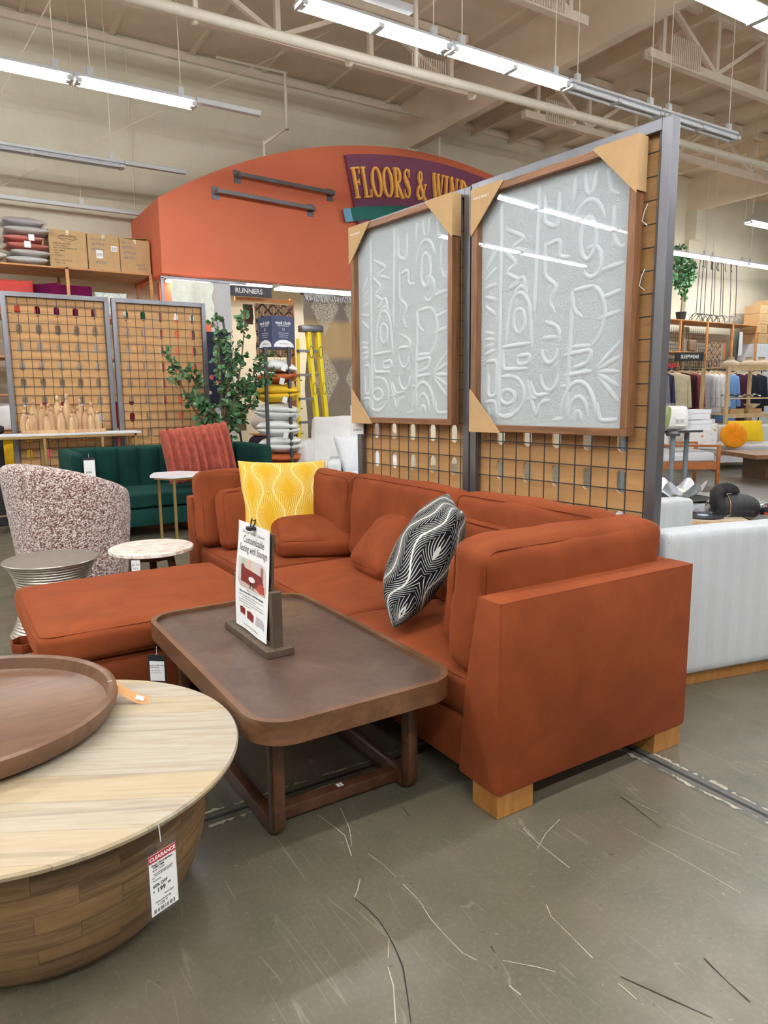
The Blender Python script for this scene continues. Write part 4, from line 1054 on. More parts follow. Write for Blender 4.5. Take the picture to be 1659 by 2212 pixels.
for k, (s, z, l) in enumerate(((.10, 2.2, 'upper'), (.10, 1.93, 'lower'))):
    c_ = P0 + ux * s + uy * .03
    tag(MB().tube([(c_.x, c_.y, z), (c_.x - .02, c_.y, z - .03), (c_.x - .02, c_.y + .01, z - .07), (c_.x - .01, c_.y - .01, z - .09)], .002, 6).build('wire_hook', M['white']), 'white wire hook on the grid right of the right relief, %s one' % l, 'hook', 'wire hooks on the tall panel')

# ================================================================ GREEN LOVESEAT AREA
GV = M['green']
GS = thing('loveseat', 'dark green velvet channel-tufted loveseat in front of the slotted panels', 'sofa', (2.10, 7.78, 0))
mb = MB(); nch = 8; x0, x1 = -.90, .90
def chan(i, j):
    x = x0 + (x1 - x0) * i; ph = (i * nch) % 1.0; b = .045 * math.sin(PI * ph) ** .55 if 0 < ph < 1 else 0
    if j < .75: y = .36 - b; z = .40 + (.86 - .40) * (j / .75)
    elif j < .9: q = (j - .75) / .15 * PI / 2; y = .40 - .04 * math.cos(q) - b * math.cos(q); z = .86 + .035 * math.sin(q)
    else: y = .40 + (j - .9) / .1 * .06; z = .895
    return Vector((x, y, z))
mb.grid(chan, nch * 16, 24); mb.b2((-.93, .40, .12), (.93, .48, .893), .01)
mb.build('channel_back', GV, GS, ang=60)
for s in (-1, 1):
    mb = MB(); cushion(mb, .12, .95, .78, .0, .04, .0, .004, 14, 5, Matrix.Translation((s * .97, .0, .505))); mb.build('arm', GV, GS, ang=180)
mb = MB(); cushion(mb, 1.82, .80, .15, .012, .03, 0, .005, 18, 6, Matrix.Translation((0, -.05, .385))); mb.build('seat_cushion', GV, GS, ang=180)
MB().b2((-.92, -.44, .12), (.92, .42, .30), .02).build('base', GV, GS)
for sx in (-.85, .85):
    for sy in (-.36, .36): MB().lathe([(0, 0), (.018, 0), (.028, .12), (0, .12)], 12, (sx, sy, 0)).build('leg', M['gold'], GS)
hang_tag((1.215, 7.27, .83), R(0), .10, .23, [('899', -.01, -.12, .035), ('|| |||', -.01, -.155, .02)], 'price tag in dark sleeve hanging over the left arm of the green loveseat', mat=M['black'])
fx = thing('fur_pillow', 'rust faux fur pillow with vertical ribs on the green loveseat', 'pillow', (2.37, 7.50, .83))
fx.matrix_world = Matrix.Translation((2.37, 7.52, .83)) @ frame((0, 0, 0), (.98, 0, .10), (.05, -.97, .22))
mb = MB(); pillow(mb, .74, .58, .18, .02, 60, .01, 9)
for v in mb.bm.verts:
    ph = (v.co.x / .74 + .5) * 9; k = abs(math.sin(PI * ph)) ** .8
    v.co.z += math.copysign(.075 * k * (1 - abs(v.co.y / .3) ** 6), v.co.z); v.co.y += .018 * (k - .5) * (1 if v.co.y > 0 else -1) * (abs(v.co.y) / .29) ** 3
    v.co.z += noise.noise(v.co * 60) * .006
M['fur'] = plain('rust_faux_fur', rgb(150, 70, 54), .95, 0, .3, 22, .7, 130, .4)
mb.build('cover', M['fur'], fx, ang=180)
HX = thing('hexagon_side_table', 'white marble hexagon side table with brass legs in front of the green loveseat', 'side table', (1.93, 6.88, 0))
hx = [(.26 * math.cos(R(a + 8)), .26 * math.sin(R(a + 8))) for a in range(0, 360, 60)]
MB().prism(hx, .665, .69, bev=.003).build('top', plain('white_marble', rgb(232, 232, 236), .25, 0, .03, 5), HX, smooth=False)
for k in range(0, 6, 2):
    p, q = hx[k], hx[(k + 1) % 6]; f = .8
    MB().b2((p[0] * f - .012, p[1] * f - .012, 0), (p[0] * f + .012, p[1] * f + .012, .665)).build('leg', M['gold'], HX, smooth=False)
mb = MB()
for k in range(6): mb.bar((hx[k][0] * .8, hx[k][1] * .8, .655), (hx[(k + 1) % 6][0] * .8, hx[(k + 1) % 6][1] * .8, .655), .02, .02)
mb.build('apron', M['gold'], HX, smooth=False)
CT = thing('console_table', 'long marble top console table with thin brass legs at left', 'console table', (.72, 8.5, 0))
MB().b2((-1.3, -.17, 1.03), (1.25, .17, 1.052), .003).build('top', M['white'], CT, smooth=False)
mb = MB(); mb.b2((-1.28, -.165, 1.005), (1.2, -.145, 1.03)).b2((-1.28, .145, 1.005), (1.2, .165, 1.03)).b2((1.18, -.165, 1.005), (1.2, .165, 1.03)); mb.build('apron', M['gold'], CT, smooth=False)
for x in (-1.2, .245, .83, 1.19):
    MB().b2((x - .013, -.165, 0), (x + .013, -.139, 1.01)).build('leg', M['gold'], CT, smooth=False)
    MB().b2((x - .013, .139, 0), (x + .013, .165, 1.01)).build('leg', M['gold'], CT, smooth=False)
MB().b2((-1.2, -.16, .2), (1.19, -.145, .215)).build('stretcher', M['gold'], CT, smooth=False)
BX = thing('black_cabinet', 'tall matt black cabinet partly cut by the left picture edge behind the console', 'cabinet', (-.1, 9.3, 0))
MB().b2((-.7, -.3, 0), (.72, .3, 1.05), .01).build('body', M['black'], BX, smooth=False)
MB().b2((-.72, -.34, 1.05), (.74, .32, 1.13), .015).build('top', M['black'], BX, smooth=False)
# carved family sculpture
FS = thing('carved_sculpture', 'carved pale wood group of standing figures on a plank, on the console table', 'sculpture', (1.175, 8.45, 1.052))
M['carved'] = wood('carved_wood', rgb(206, 172, 130), rgb(172, 132, 92), (14, 14, 2), .6)
MB().b2((-.41, -.06, 0), (.43, .06, .035), .004).build('base_plank', M['carved'], FS, smooth=False)
figs = [(-.375, .22, .02), (-.33, .16, -.02), (-.275, .33, .02), (-.30, .20, -.03), (-.20, .28, .0), (-.165, .19, -.03), (-.115, .25, .01), (-.13, .29, .03), (-.04, .37, .02), (-.02, .23, -.03), (.0, .26, .02), (.055, .39, .01), (.085, .17, -.03), (.11, .22, -.02), (.16, .25, .02), (.185, .33, .03), (.235, .24, .0), (.28, .19, -.03), (.30, .30, .02), (.355, .20, .0)]
for (x, h, y) in figs:
    mb = MB(); w = .03 + .02 * (h / .4)
    mb.lathe([(0, 0), (w * 1.0, 0), (w * 1.05, h * .3), (w * .85, h * .6), (w * .4, h * .78), (w * .2, h * .84)], 14, (x, y, .033), 1, .55)
    mb.lathe([(0, -.0), (w * .3, h * .02), (w * .42, h * .08), (w * .38, h * .14), (w * .18, h * .18), (0, h * .19)], 12, (x + .003, y, .033 + h * .82), 1, .7)
    mb.build('figure', M['carved'], FS, ang=60)
# ================================================================ SHELVING AT LEFT WALL
def shelf_unit(label, loc, W, D, H, levels, cols, mat, rz=0, cat='shelving', grp=None, th=.022, post=.04):
    t = thing('shelving_unit', label, cat, loc, rz, grp)
    for i in range(cols + 1):
        x = -W / 2 + W * i / cols
        for y in (-D / 2 + post / 2, D / 2 - post / 2): MB().b2((x - post / 2, y - post / 2, 0), (x + post / 2, y + post / 2, H)).build('upright', mat, t, smooth=False)
    for z in levels: MB().b2((-W / 2, -D / 2, z - th), (W / 2, D / 2, z), .002).build('shelf', mat, t, smooth=False)
    return t
SH = shelf_unit('tall wooden wall shelving full of pillows with cartons on top, at left', (1.15, 11.2, 0), 3.36, .8, 3.2, (.5, 1.0, 1.5, 2.0, 2.56, 3.2), 3, M['shelfwood'])
# cartons on top
def carton(x0, x1, z1, y0, lines, label, open_=False, hand=None, rz=0):
    w, h = x1 - x0, z1 - 3.2
    t = thing('carton', label, 'carton', ((x0 + x1) / 2, y0 + .25, 3.2), rz, 'cartons on the left wall shelving')
    MB().b2((-w / 2, -.25, 0), (w / 2, .25, h), .004).build('box_body', M['card'], t, smooth=False)
    if open_: MB().bar((-w / 2, 0, h + .02), (w / 2, 0, h + .05), .3, .006).build('flap', M['card'], t, smooth=False)
    MB().b2((-.02, -.2505, h - .06), (.02, -.2502, h)).build('tape', M['cream'], t, smooth=False)
    mx = Matrix.Translation((0, -.252, 0)) @ Matrix.Rotation(R(90), 4, 'X')
    if lines: text(lines, M['ink'], t, mx, extrude=.0003)
    if hand: text(hand, M['greyink'], t, mx, extrude=.0003, shear=.3)
    return t
c1 = carton(1.52, 2.00, 3.70, 10.88, [('WORLD MARKET', 0, .42, .028), ('STOCKTON, CA', 0, .385, .028), ('MADE IN VIETNAM', -.08, .32, .026), ('P.O.# : 00798413', -.085, .29, .024), ('DESC : WOOD, MIRROR 999', -.04, .26, .024), ('SKU : 489965', -.11, .225, .024), ('PC/CS : 1', -.13, .19, .024), ('TTL/SETS : 1', -.11, .16, .024), ('N.W : 2.2 KG/ 4.9 LBS', -.07, .1, .024), ('CUFT : 1.50', -.11, .065, .024)], 'closed brown carton printed with shipping text in a diamond mark, left of the cartons')
mb = MB(); dd_ = [(-.13, .40), (0, .46), (.13, .40), (0, .34)]
for k in range(4): mb.bar((dd_[k][0], -.2515, dd_[k][1]), (dd_[(k + 1) % 4][0], -.2515, dd_[(k + 1) % 4][1]), .001, .003)
mb.build('diamond_mark', M['ink'], c1, smooth=False)
c2 = carton(2.01, 2.43, 3.69, 10.86, None, 'closed brown carton with two white stickers and handwriting, middle of the cartons', hand=[('Set of 3', -.08, .42, .06), ('489965', -.08, .35, .06), ('489966', -.09, .28, .06), ('489967', -.05, .11, .055)])
for (x, z, w, h) in ((-.06, .22, .09, .11), (.14, .31, .09, .075)):
    s_ = MB().b2((x - w / 2, -.2535, z - h / 2), (x + w / 2, -.2525, z + h / 2)).build('sticker', M['paper'], c2, smooth=False)
    text([('||||||', x, z, .05)], M['ink'], c2, Matrix.Translation((0, -.254, 0)) @ Matrix.Rotation(R(90), 4, 'X'), name='barcode', extrude=.0002)
carton(2.44, 2.86, 3.67, 10.88, None, 'brown carton marked open box with lifted top flap, right of the cartons', True, [('Set of 3', -.1, .42, .06), ('489965', -.1, .35, .06), ('489966', -.08, .28, .06), ('489967', -.08, .21, .06), ('open', .06, .13, .055), ('BOX', .08, .07, .055)])
cg = 'plastic wrapped pillows on the left shelving'
for (x, z, w, t_, c, l) in ((1.24, 3.26, .5, .13, (196, 194, 190), 'bottom pale grey pillow in clear plastic left of the cartons'), (1.27, 3.355, .48, .11, (200, 194, 188), 'pale grey wrapped pillow, second from the bottom of the stack'), (1.24, 3.44, .48, .11, (190, 92, 72), 'lower rust pillow with a white sticker in the plastic wrapped stack'), (1.22, 3.53, .48, .11, (196, 96, 74), 'upper rust pillow with a white sticker in the plastic wrapped stack'), (1.26, 3.64, .55, .13, (186, 180, 176), 'grey wrapped pillow, second from the top of the stack'), (1.22, 3.74, .5, .13, (170, 162, 164), 'top grey pillow of the plastic wrapped stack'),
    (.72, 3.29, .5, .16, (212, 208, 198), 'lower wrapped white pillow cut by the left picture edge'), (.70, 3.52, .5, .2, (206, 206, 200), 'upper wrapped white pillow cut by the left picture edge')):
    t = thing('wrapped_pillow', l, 'pillow', (x, 11.0, z + .0), R(random.Random(int(x * 1000 + z * 977)).uniform(-6, 6)), cg)
    mb = MB(); pillow(mb, w, .45, t_, .04, 16, .012, z * 7); mb.build('cover', plain('wrapped_%d' % int(z * 100), rgb(*c), .85, 0, .06), t, ang=180)
    mb = MB(); pillow(mb, w + .07, .5, t_ + .02, .02, 18, .03, z * 3); mb.build('plastic_bag', M['wrap'], t, ang=180)
    if c[1] < 100: MB().b2((-.05 if z < 3.5 else .06, -.262, -.04), (.03 if z < 3.5 else .13, -.26, .04)).build('sticker', M['paper'], t, smooth=False)
def shelf_pillow(x, y, z, w, h, t_, mat, label, rz=0, grp='pillows on the left wall shelving'):
    root = thing('shelf_pillow', label, 'pillow', (x, y, z), group=grp)
    root.matrix_world = Matrix.Translation((x, y, z)) @ Matrix.Rotation(R(rz), 4, 'Z') @ Matrix.Rotation(R(82), 4, 'X')
    mb = MB(); pillow(mb, w, h, t_, .03, 16, .01, x * 5); mb.build('cover', mat, root, ang=180); return root
V = lambda n_, r, g, b: velvet(n_, rgb(r, g, b), .4)
M['vcoral'] = V('coral_velvet', 190, 74, 66); M['vplum'] = V('plum_velvet', 96, 14, 58); M['vyel'] = V('mustard', 214, 168, 30); M['vdark'] = V('dark_velvet', 40, 34, 50); M['vwine'] = V('wine_velvet', 120, 24, 40)
shelf_pillow(1.02, 10.98, 2.80, .56, .44, .16, M['vcoral'], 'coral velvet pillow on the top shelf left of the plum pillow')
shelf_pillow(1.42, 11.15, 2.80, .5, .44, .16, M['vplum'], 'plum velvet pillow turned sideways beside the coral pillow', -50)
shelf_pillow(1.80, 10.98, 2.78, .50, .44, .16, M['vplum'], 'plum velvet pillow on the top shelf facing front')
M['pale'] = ogee_mat('pale_blue_print', rgb(222, 226, 214), rgb(170, 196, 200), .3, .08, .24, 20, .9, .03)
shelf_pillow(2.30, 10.98, 2.76, .44, .34, .14, M['pale'], 'pale pillow with blue printed scrolls on the top shelf')
gp = shelf_pillow(2.67, 10.92, 2.70, .40, .30, .13, V('dark_green_cloth', 20, 78, 60), 'dark green holiday pillow with a zigzag border on the top shelf, partly hidden')
mb = MB()
for k in range(14):
    x = -.17 + k * .026; mb.bar((x, .10 + .012 * (k % 2), .052), (x + .026, .10 + .012 * ((k + 1) % 2), .052), .008, .003)
mb.build('zigzag_border', M['cream'], gp, smooth=False)
rnd = random.Random(4)
cols_ = [M['vcoral'], M['vyel'], M['vdark'], M['vwine'], M['whitefab'], M['vplum'], V('pink_cloth', 214, 112, 110), M['card']]
names_ = ['coral', 'mustard', 'dark blue', 'wine red', 'white', 'plum', 'pink', 'tan']
lv = [.5, 1.0, 1.5, 2.0]; pos_ = {0: 'left end', 1: 'second place', 2: 'third place', 3: 'middle', 4: 'fifth place', 5: 'right end'}
for li, z in enumerate(lv):
    for k in range(6):
        c = rnd.randrange(8); 
        if li >= 2 and k > 1: continue
        shelf_pillow(-.1 + k * .5, 10.95, z + .2, .44, .38, .15, cols_[c], '%s pillow on the shelf %s, %s' % (names_[c], ['nearest the floor', 'second from the floor', 'third from the floor', 'fourth from the floor'][li], pos_[k]), rnd.uniform(-8, 8))
LM = thing('brass_lamp', 'curved brass lamp with a smoky glass jug by the left picture edge', 'lamp', (.50, 9.5, 1.13))
MB().lathe([(0, 0), (.09, 0), (.13, .1), (.11, .2), (.05, .26), (.05, .28), (0, .28)], 24).build('glass_body', plain('smoky_glass', rgb(110, 100, 96), .15, .2), LM)
MB().tube([(.0, 0, .28), (.02, 0, .42), (.0, 0, .55), (-.08, 0, .62), (-.16, 0, .6)], .012, 8).build('brass_arm', M['gold'], LM)
# ================================================================ PLANT
M['leaf'] = plain('leaf_green', rgb(62, 104, 62), .5, 0, .35, 9)
M['leaf2'] = plain('leaf_pale', rgb(104, 138, 98), .55, 0, .25, 9)
M['bark'] = plain('bark', rgb(112, 92, 70), .8, 0, .2, 20)
def leaf(mb, p, d, s, rnd):
    d = Vector(d).normalized(); up = Vector((rnd.uniform(-1, 1), rnd.uniform(-1, 1), rnd.uniform(-.2, 1))); w = d.cross(up).normalized(); nn = w.cross(d)
    pr = [(0, 0), (.3, .32), (.65, .36), (1, 0)]
    bm = mb.bm; c = [bm.verts.new(p + d * s * a + nn * s * .10 * math.sin(a * PI)) for a, _ in pr]
    l = [bm.verts.new(p + d * s * a + w * s * b - nn * s * .02) for a, b in pr[1:3]]; r = [bm.verts.new(p + d * s * a - w * s * b - nn * s * .02) for a, b in pr[1:3]]
    for side in (l, r):
        bm.faces.new((c[0], side[0], c[1])); bm.faces.new((c[1], side[0], side[1], c[2])); bm.faces.new((c[2], side[1], c[3]))
def plant(name, label, loc, branches, lf=.06, per=16, trunk=.014, seed=1, pot=None, mat='leaf'):
    t = thing(name, label, 'plant', loc); rnd = random.Random(seed)
    mb = MB(); lb = MB(); lb2 = MB()
    for (p0, p1, bend) in branches:
        p0, p1 = Vector(p0), Vector(p1); mid = (p0 + p1) / 2 + Vector(bend)
        P = [p0 * (1 - q) ** 2 + mid * 2 * q * (1 - q) + p1 * q * q for q in [k / 8 for k in range(9)]]
        mb.tube(P, [trunk * (1 - .7 * k / 8) for k in range(9)], 6)
        for k in range(per):
            q = rnd.uniform(.25, 1.02); i = min(7, int(q * 8)); b = P[i].lerp(P[i + 1], min(1, q * 8 - i))
            dr = Vector((rnd.gauss(0, 1), rnd.gauss(0, 1), rnd.gauss(.25, .8))).normalized(); tw = b + dr * rnd.uniform(.03, .11)
            mb.tube([b, tw], trunk * .12, 3, cap=False)
            for _ in range(3):
                dd = (dr + Vector((rnd.gauss(0, .7), rnd.gauss(0, .7), rnd.gauss(0, .7)))).normalized()
                leaf(lb if rnd.random() < .75 else lb2, b.lerp(tw, rnd.uniform(.4, 1)), dd, lf * rnd.uniform(.7, 1.15), rnd)
    mb.build('stem', M['bark'], t)
    f = lb.build('foliage', M[mat], t, ang=75); f['kind'] = 'stuff'
    f = lb2.build('foliage', M['leaf2'], t, smooth=False); f['kind'] = 'stuff'
    if pot: MB().lathe([(0, 0), (pot * .75, 0), (pot, pot * 1.6), (pot * .9, pot * 1.6), (0, pot * 1.5)], 24).build('pot', M['black'], t)
    return t
plant('leafy_tree', 'tall green leafy artificial tree between the slotted panel and the metal ladder rack', (2.98, 8.45, 0), [
    ((0, 0, 0), (.05, 0, 2.15), (.05, 0, 0)), ((.02, 0, 1.0), (.30, -.1, 2.42), (.1, 0, -.1)), ((.0, 0, .9), (-.40, -.1, 1.75), (-.1, 0, .05)), ((.0, 0, .8), (-.62, -.05, 1.92), (-.12, 0, -.1)),
    ((.0, 0, 1.2), (.55, -.1, 1.9), (.1, 0, .1)), ((0, 0, .9), (.42, -.15, 1.5), (.1, 0, .1)), ((0, 0, .85), (-.3, -.15, 1.35), (0, 0, .15)), ((0, 0, 1.1), (.1, -.2, 2.0), (0, 0, 0)), ((0, 0, .8), (.1, -.2, 1.3), (0, 0, 0)), ((0, 0, 1.2), (-.05, -.1, 2.3), (0, 0, 0)), ((.1, 0, 1.3), (.62, -.1, 1.72), (.1, 0, .1))], .074, 42, .016, 3, .14)

# ================================================================ LADDER RACK, RUGS, RUNNERS
LR = thing('blanket_ladder_rack', 'leaning dark metal ladder rack behind the leafy tree holding rugs', 'rack', (3.15, 9.2, 0))
def pt(u, z): return Vector((u * .52, .35 * (z / 2.35), z))
mb = MB()
for s in (-.5, .5): MB().tube([(s * .60 + .1 - .10 * 0, -.1, 0), (s * .42 + .05, .3, 2.5)], .016, 8).build('side_rail', M['darksteel'], LR)
for z in (.55, .95, 1.3, 1.95, 2.25):
    q = z / 2.5; wv = .60 * (1 - q) + .42 * q; ox = .1 * (1 - q) + .05 * q; MB().tube([(-wv / 2 + ox, -.1 + .4 * q, z), (wv / 2 + ox, -.1 + .4 * q, z)], .011, 6).build('rung', M['darksteel'], LR)
def rug(name, label, x0, x1, z0, z1, y, mat, cat='rug', group=None, th=.03, wave=.02, fringe=None, fold=None, rz=0, seed=0):
    t = thing(name, label, cat, ((x0 + x1) / 2, y, z1), rz, group); w, h = x1 - x0, z1 - z0
    def fn(i, j):
        z = -h * j; x = -w / 2 + w * i
        return Vector((x + noise.noise(Vector((j * 4, i * 2, seed))) * wave, noise.noise(Vector((x * 4, z * 1.5, seed))) * wave, z))
    mb = MB(); nu, nv = 24, 30
    A = [[mb.bm.verts.new(fn(i / nu, j / nv)) for i in range(nu + 1)] for j in range(nv + 1)]
    for j in range(nv):
        for i in range(nu): mb.bm.faces.new((A[j][i], A[j][i + 1], A[j + 1][i + 1], A[j + 1][i]))
    bmesh.ops.solidify(mb.bm, geom=list(mb.bm.faces), thickness=th)
    mb.build('rug_body', mat, t, ang=50)
    if fringe:
        fb = MB(); rr = random.Random(2)
        for k in range(60):
            x = -w / 2 + w * k / 59; fb.tube([(x, -.01, .0), (x + rr.uniform(-.02, .02), -.04, -.03 - rr.random() * .05), (x + rr.uniform(-.02, .02), -.05, -.09 - rr.random() * .04)], .006, 4)
        f = fb.build('fringe', fringe, t); f['kind'] = 'stuff'
    return t
M['furwhite'] = plain('white_fur', rgb(232, 236, 222), .95, 0, .08, 14, 1.0, 45, .5)
M['greywool'] = plain('grey_loop_rug', rgb(204, 204, 206), .95, 0, .1, 60, 1.0, 160)
tf = rug('fur_rug', 'fluffy white fur rug hanging over a rail under the arch left end', 2.93, 3.52, 2.50, 3.04, 10.15, M['furwhite'], seed=3, th=.10, wave=.05, group=None)
rug('looped_rug', 'long pale grey looped rug hanging right of the white fur rug', 3.50, 3.80, .3, 3.06, 10.2, M['greywool'], seed=5)
def runner_mat():
    t = NT('runner_stripes'); s = t.sep(t.co((1, 1, 1))); w = t.math('SINE', t.math('MULTIPLY', s[0], 260)); z = t.noise(t.co((3, 3, 40)), 1, 3)
    c = t.ramp(w, [(.3, rgb(92, 66, 52)), (.5, rgb(204, 176, 138))]); a = t.math('PINGPONG', s[2], .09); b = t.math('PINGPONG', t.math('ADD', s[0], .02), .09)
    d = t.math('LESS_THAN', t.math('ABSOLUTE', t.math('SUBTRACT', a, b)), .02)
    t.col(t.mix(c, rgb(52, 36, 34), t.math('MULTIPLY', d, t.ramp(z, [(.4, 0.0), (.5, 1.0)])))); t.set(Roughness=.95); return t.m
M['runner'] = runner_mat()
rug('runner_rug', 'brown striped runner rug folded over a rail under the runners sign', 4.33, 4.98, 2.05, 2.86, 10.6, M['runner'], seed=7)
rug('runner_rug', 'dark brown back fold of the striped runner left of its front', 4.18, 4.34, 2.55, 2.85, 10.7, plain('dark_runner', rgb(70, 50, 42), .95, 0, .3, 40), seed=8)
def damask():
    t = NT('damask_rug'); v = t.co((1, 1, 1)); s = t.sep(v); n = t.noise(t.co((38, 1, 60)), 1, 2, .7); n2 = t.noise(v, 1.6, 2)
    u = t.math('PINGPONG', t.math('ADD', s[0], .12), .30); q = t.math('PINGPONG', t.math('ADD', s[2], .2), .55)
    m_ = t.math('LESS_THAN', t.math('ADD', t.math('MULTIPLY', u, 1.8), t.math('ADD', q, t.math('MULTIPLY', n, .5))), .70)
    base = t.mix(rgb(136, 124, 112), rgb(190, 162, 118), t.ramp(t.math('ABSOLUTE', t.math('ADD', s[2], t.math('ADD', .62, t.math('MULTIPLY', n2, .15)))), [(.24, 1.0), (.34, 0.0)]))
    k = t.math('MULTIPLY', m_, t.ramp(n, [(.46, 0.0), (.52, 1.0)]))
    t.col(t.mix(base, rgb(206, 198, 176), k)); t.set(Roughness=.95); t.bump(n, .4, .004); return t.m
rug('damask_rug', 'large grey and tan patterned rug with a top fringe hanging left of the tall panels', 5.05, 6.0, .62, 3.02, 10.35, damask(), seed=9, fringe=M['linen'], wave=.05)
t = thing('rug_bar', 'dark steel standing rail from which the patterned rug hangs', 'rail', (5.5, 10.40, 3.02)); MB().b2((-.5, -.015, -.02), (.52, .015, .02)).b2((.5, -.03, -3.02), (.56, .03, .02)).build('bar', M['darksteel'], t, smooth=False)
RS = thing('department_sign', 'dark hanging sign reading runners under the orange arch', 'sign', (4.22, 10.55, 3.02))
MB().b2((-.37, -.015, -.075), (.37, .015, .075), .002).build('board', plain('charcoal_board', rgb(62, 60, 68), .5, 0, .03), RS, smooth=False)
text([('RUNNERS', 0, 0, .10)], M['paper'], RS, Matrix.Translation((0, -.017, 0)) @ Matrix.Rotation(R(90), 4, 'X'), bold=.002)
for x in (-.3, .3): MB().tube([(x, 0, .07), (x, 0, .2)], .003, 5).build('hanger', M['white'], RS)
rk = thing('rug_rack', 'natural wood rug rack post with wire grid right of the runner rug', 'rack', (5.02, 10.75, 0))
for x in (-.06, .0): pass
MB().b2((-.03, -.03, 0), (.03, .03, 2.98)).build('post', M['shelfwood'], rk, smooth=False); MB().b2((-.95, -.02, 2.9), (.03, .02, 2.96)).build('rail', M['shelfwood'], rk, smooth=False)
mb = MB()
for k in range(6): mb.tube([(-.30 + k * .05, .05, .3), (-.30 + k * .05, .05, 2.85)], .003, 4)
for k in range(34): mb.tube([(-.32, .05, .3 + k * .075), (-.03, .05, .3 + k * .075)], .003, 4)
mb.build('wire_grid', M['blackmetal'], rk)
for z in (.5, .85, 1.25, 1.7): MB().b2((-.7, -.25, z - .02), (.03, .25, z)).build('shelf', M['shelfwood'], rk, smooth=False)
tr = thing('rug_bar', 'dark steel rail from which the white fur rug hangs', 'rail', (3.2, 10.2, 3.07))
MB().b2((-.4, -.015, -.015), (.85, .015, .015)).b2((-.4, -.015, -3.05), (-.36, .015, 0)).build('bar', M['steel'], tr, smooth=False)
for k, (x, z, r_) in enumerate(((4.35, 1.62, .16), (4.7, 1.6, .13), (4.45, 1.05, .15), (4.75, 1.03, .14), (4.4, .68, .15), (4.72, .66, .13))):
    t = thing('rolled_rug', '%s rolled rug on the wooden rug rack shelves, behind the pillow stand' % ['pale grey', 'cream', 'white', 'beige', 'dark patterned', 'brown'][k], 'rug', (x, 10.6, z + r_ - .35 if False else z), group='rolled rugs on the rack')
    MB().tube([(0, -.3, 0), (0, .3, 0)], r_, 20).build('roll', [M['greywool'], M['cream'], M['whitefab'], M['linen'], M['vdark'], M['bark']][k], t)
    sp_ = [(r_ * (1 - q / 40) * math.cos(q * .5), -.302, r_ * (1 - q / 40) * math.sin(q * .5)) for q in range(36)]
    MB().tube(sp_, .006, 4).build('spiral_edge', M['cream'] if k > 3 else M['card'], t)
# blankets / boards on ladder rack
M['navyfloral'] = None
def floral(name, bg, c1, c2, sc):
    t = NT(name); v = t.co(); vo = t.n('ShaderNodeTexVoronoi'); vo.inputs['Scale'].default_value = sc; t.l(v, vo.inputs['Vector']); s = t.sep(vo.outputs['Color']); d = vo.outputs['Distance']
    k = t.math('LESS_THAN', t.math('ADD', d, t.math('MULTIPLY', t.noise(v, sc * 3, 2), .3)), .48)
    t.col(t.mix(bg, t.mix(c1, c2, t.math('GREATER_THAN', s[0], .5)), t.math('MULTIPLY', k, t.math('GREATER_THAN', s[1], .35)))); t.set(Roughness=.9); return t.m
M['floral'] = floral('navy_floral', rgb(34, 36, 60), rgb(196, 90, 90), rgb(220, 200, 160), 9)
rug('woven_mat', 'folded navy floral mat on the upper rungs of the metal ladder rack', 3.06, 3.45, 1.32, 2.28, 9.32, M['floral'], 'mat', seed=2, th=.02)
rug('woven_mat', 'olive brown woven mat hanging low on the metal ladder rack', 3.25, 3.55, .98, 1.30, 9.15, plain('olive_weave', rgb(142, 132, 96), .95, 0, .2, 60, .6, 90), 'mat', seed=4, th=.02)
rug('diamond_mat', 'cream mat with brown zigzag line at the foot of the metal ladder rack', 3.0, 3.36, .02, 1.02, 9.0, plain('cream_mat', rgb(226, 218, 204), .95, 0, .05), 'mat', seed=6, th=.02)
# ---- yellow ladder
YL = thing('step_ladder', 'folded yellow fiberglass step ladder leaning behind the pillow stand', 'ladder', (5.03, 10.0, 0))
M['yellow'] = plain('ladder_yellow', rgb(236, 214, 20), .4, 0, .06, 4)
for (xb, xt, n_) in ((.10, -.10, 0), (.27, .06, 1)):
    MB().bar((xb, 0, .0), (xt, .0, 2.42), .10, .06, .004).build('side_rail', M['yellow'], YL)
    for z in (.9, 1.55, 2.1):
        q = z / 2.42; lx = xb * (1 - q) + xt * q
        MB().tube([(lx + .028 * math.cos(a), -.053, z + .09 * math.sin(a)) for a in [2 * PI * k / 16 for k in range(16)]], .004, 4, closed=True).build('oval_mark', M['ink'], YL)
MB().bar((-.28, .06, 0), (-.24, .06, 2.3), .04, .04).build('rear_rail', M['yellow'], YL)
for k in range(6): MB().b2((-.27, -.03, .3 + k * .36), (.05, .07, .335 + k * .36)).build('step', M['steel'], YL, smooth=False)
MB().b2((-.22, -.06, 2.40), (.14, .10, 2.50), .01).build('top_cap', M['steel'], YL)

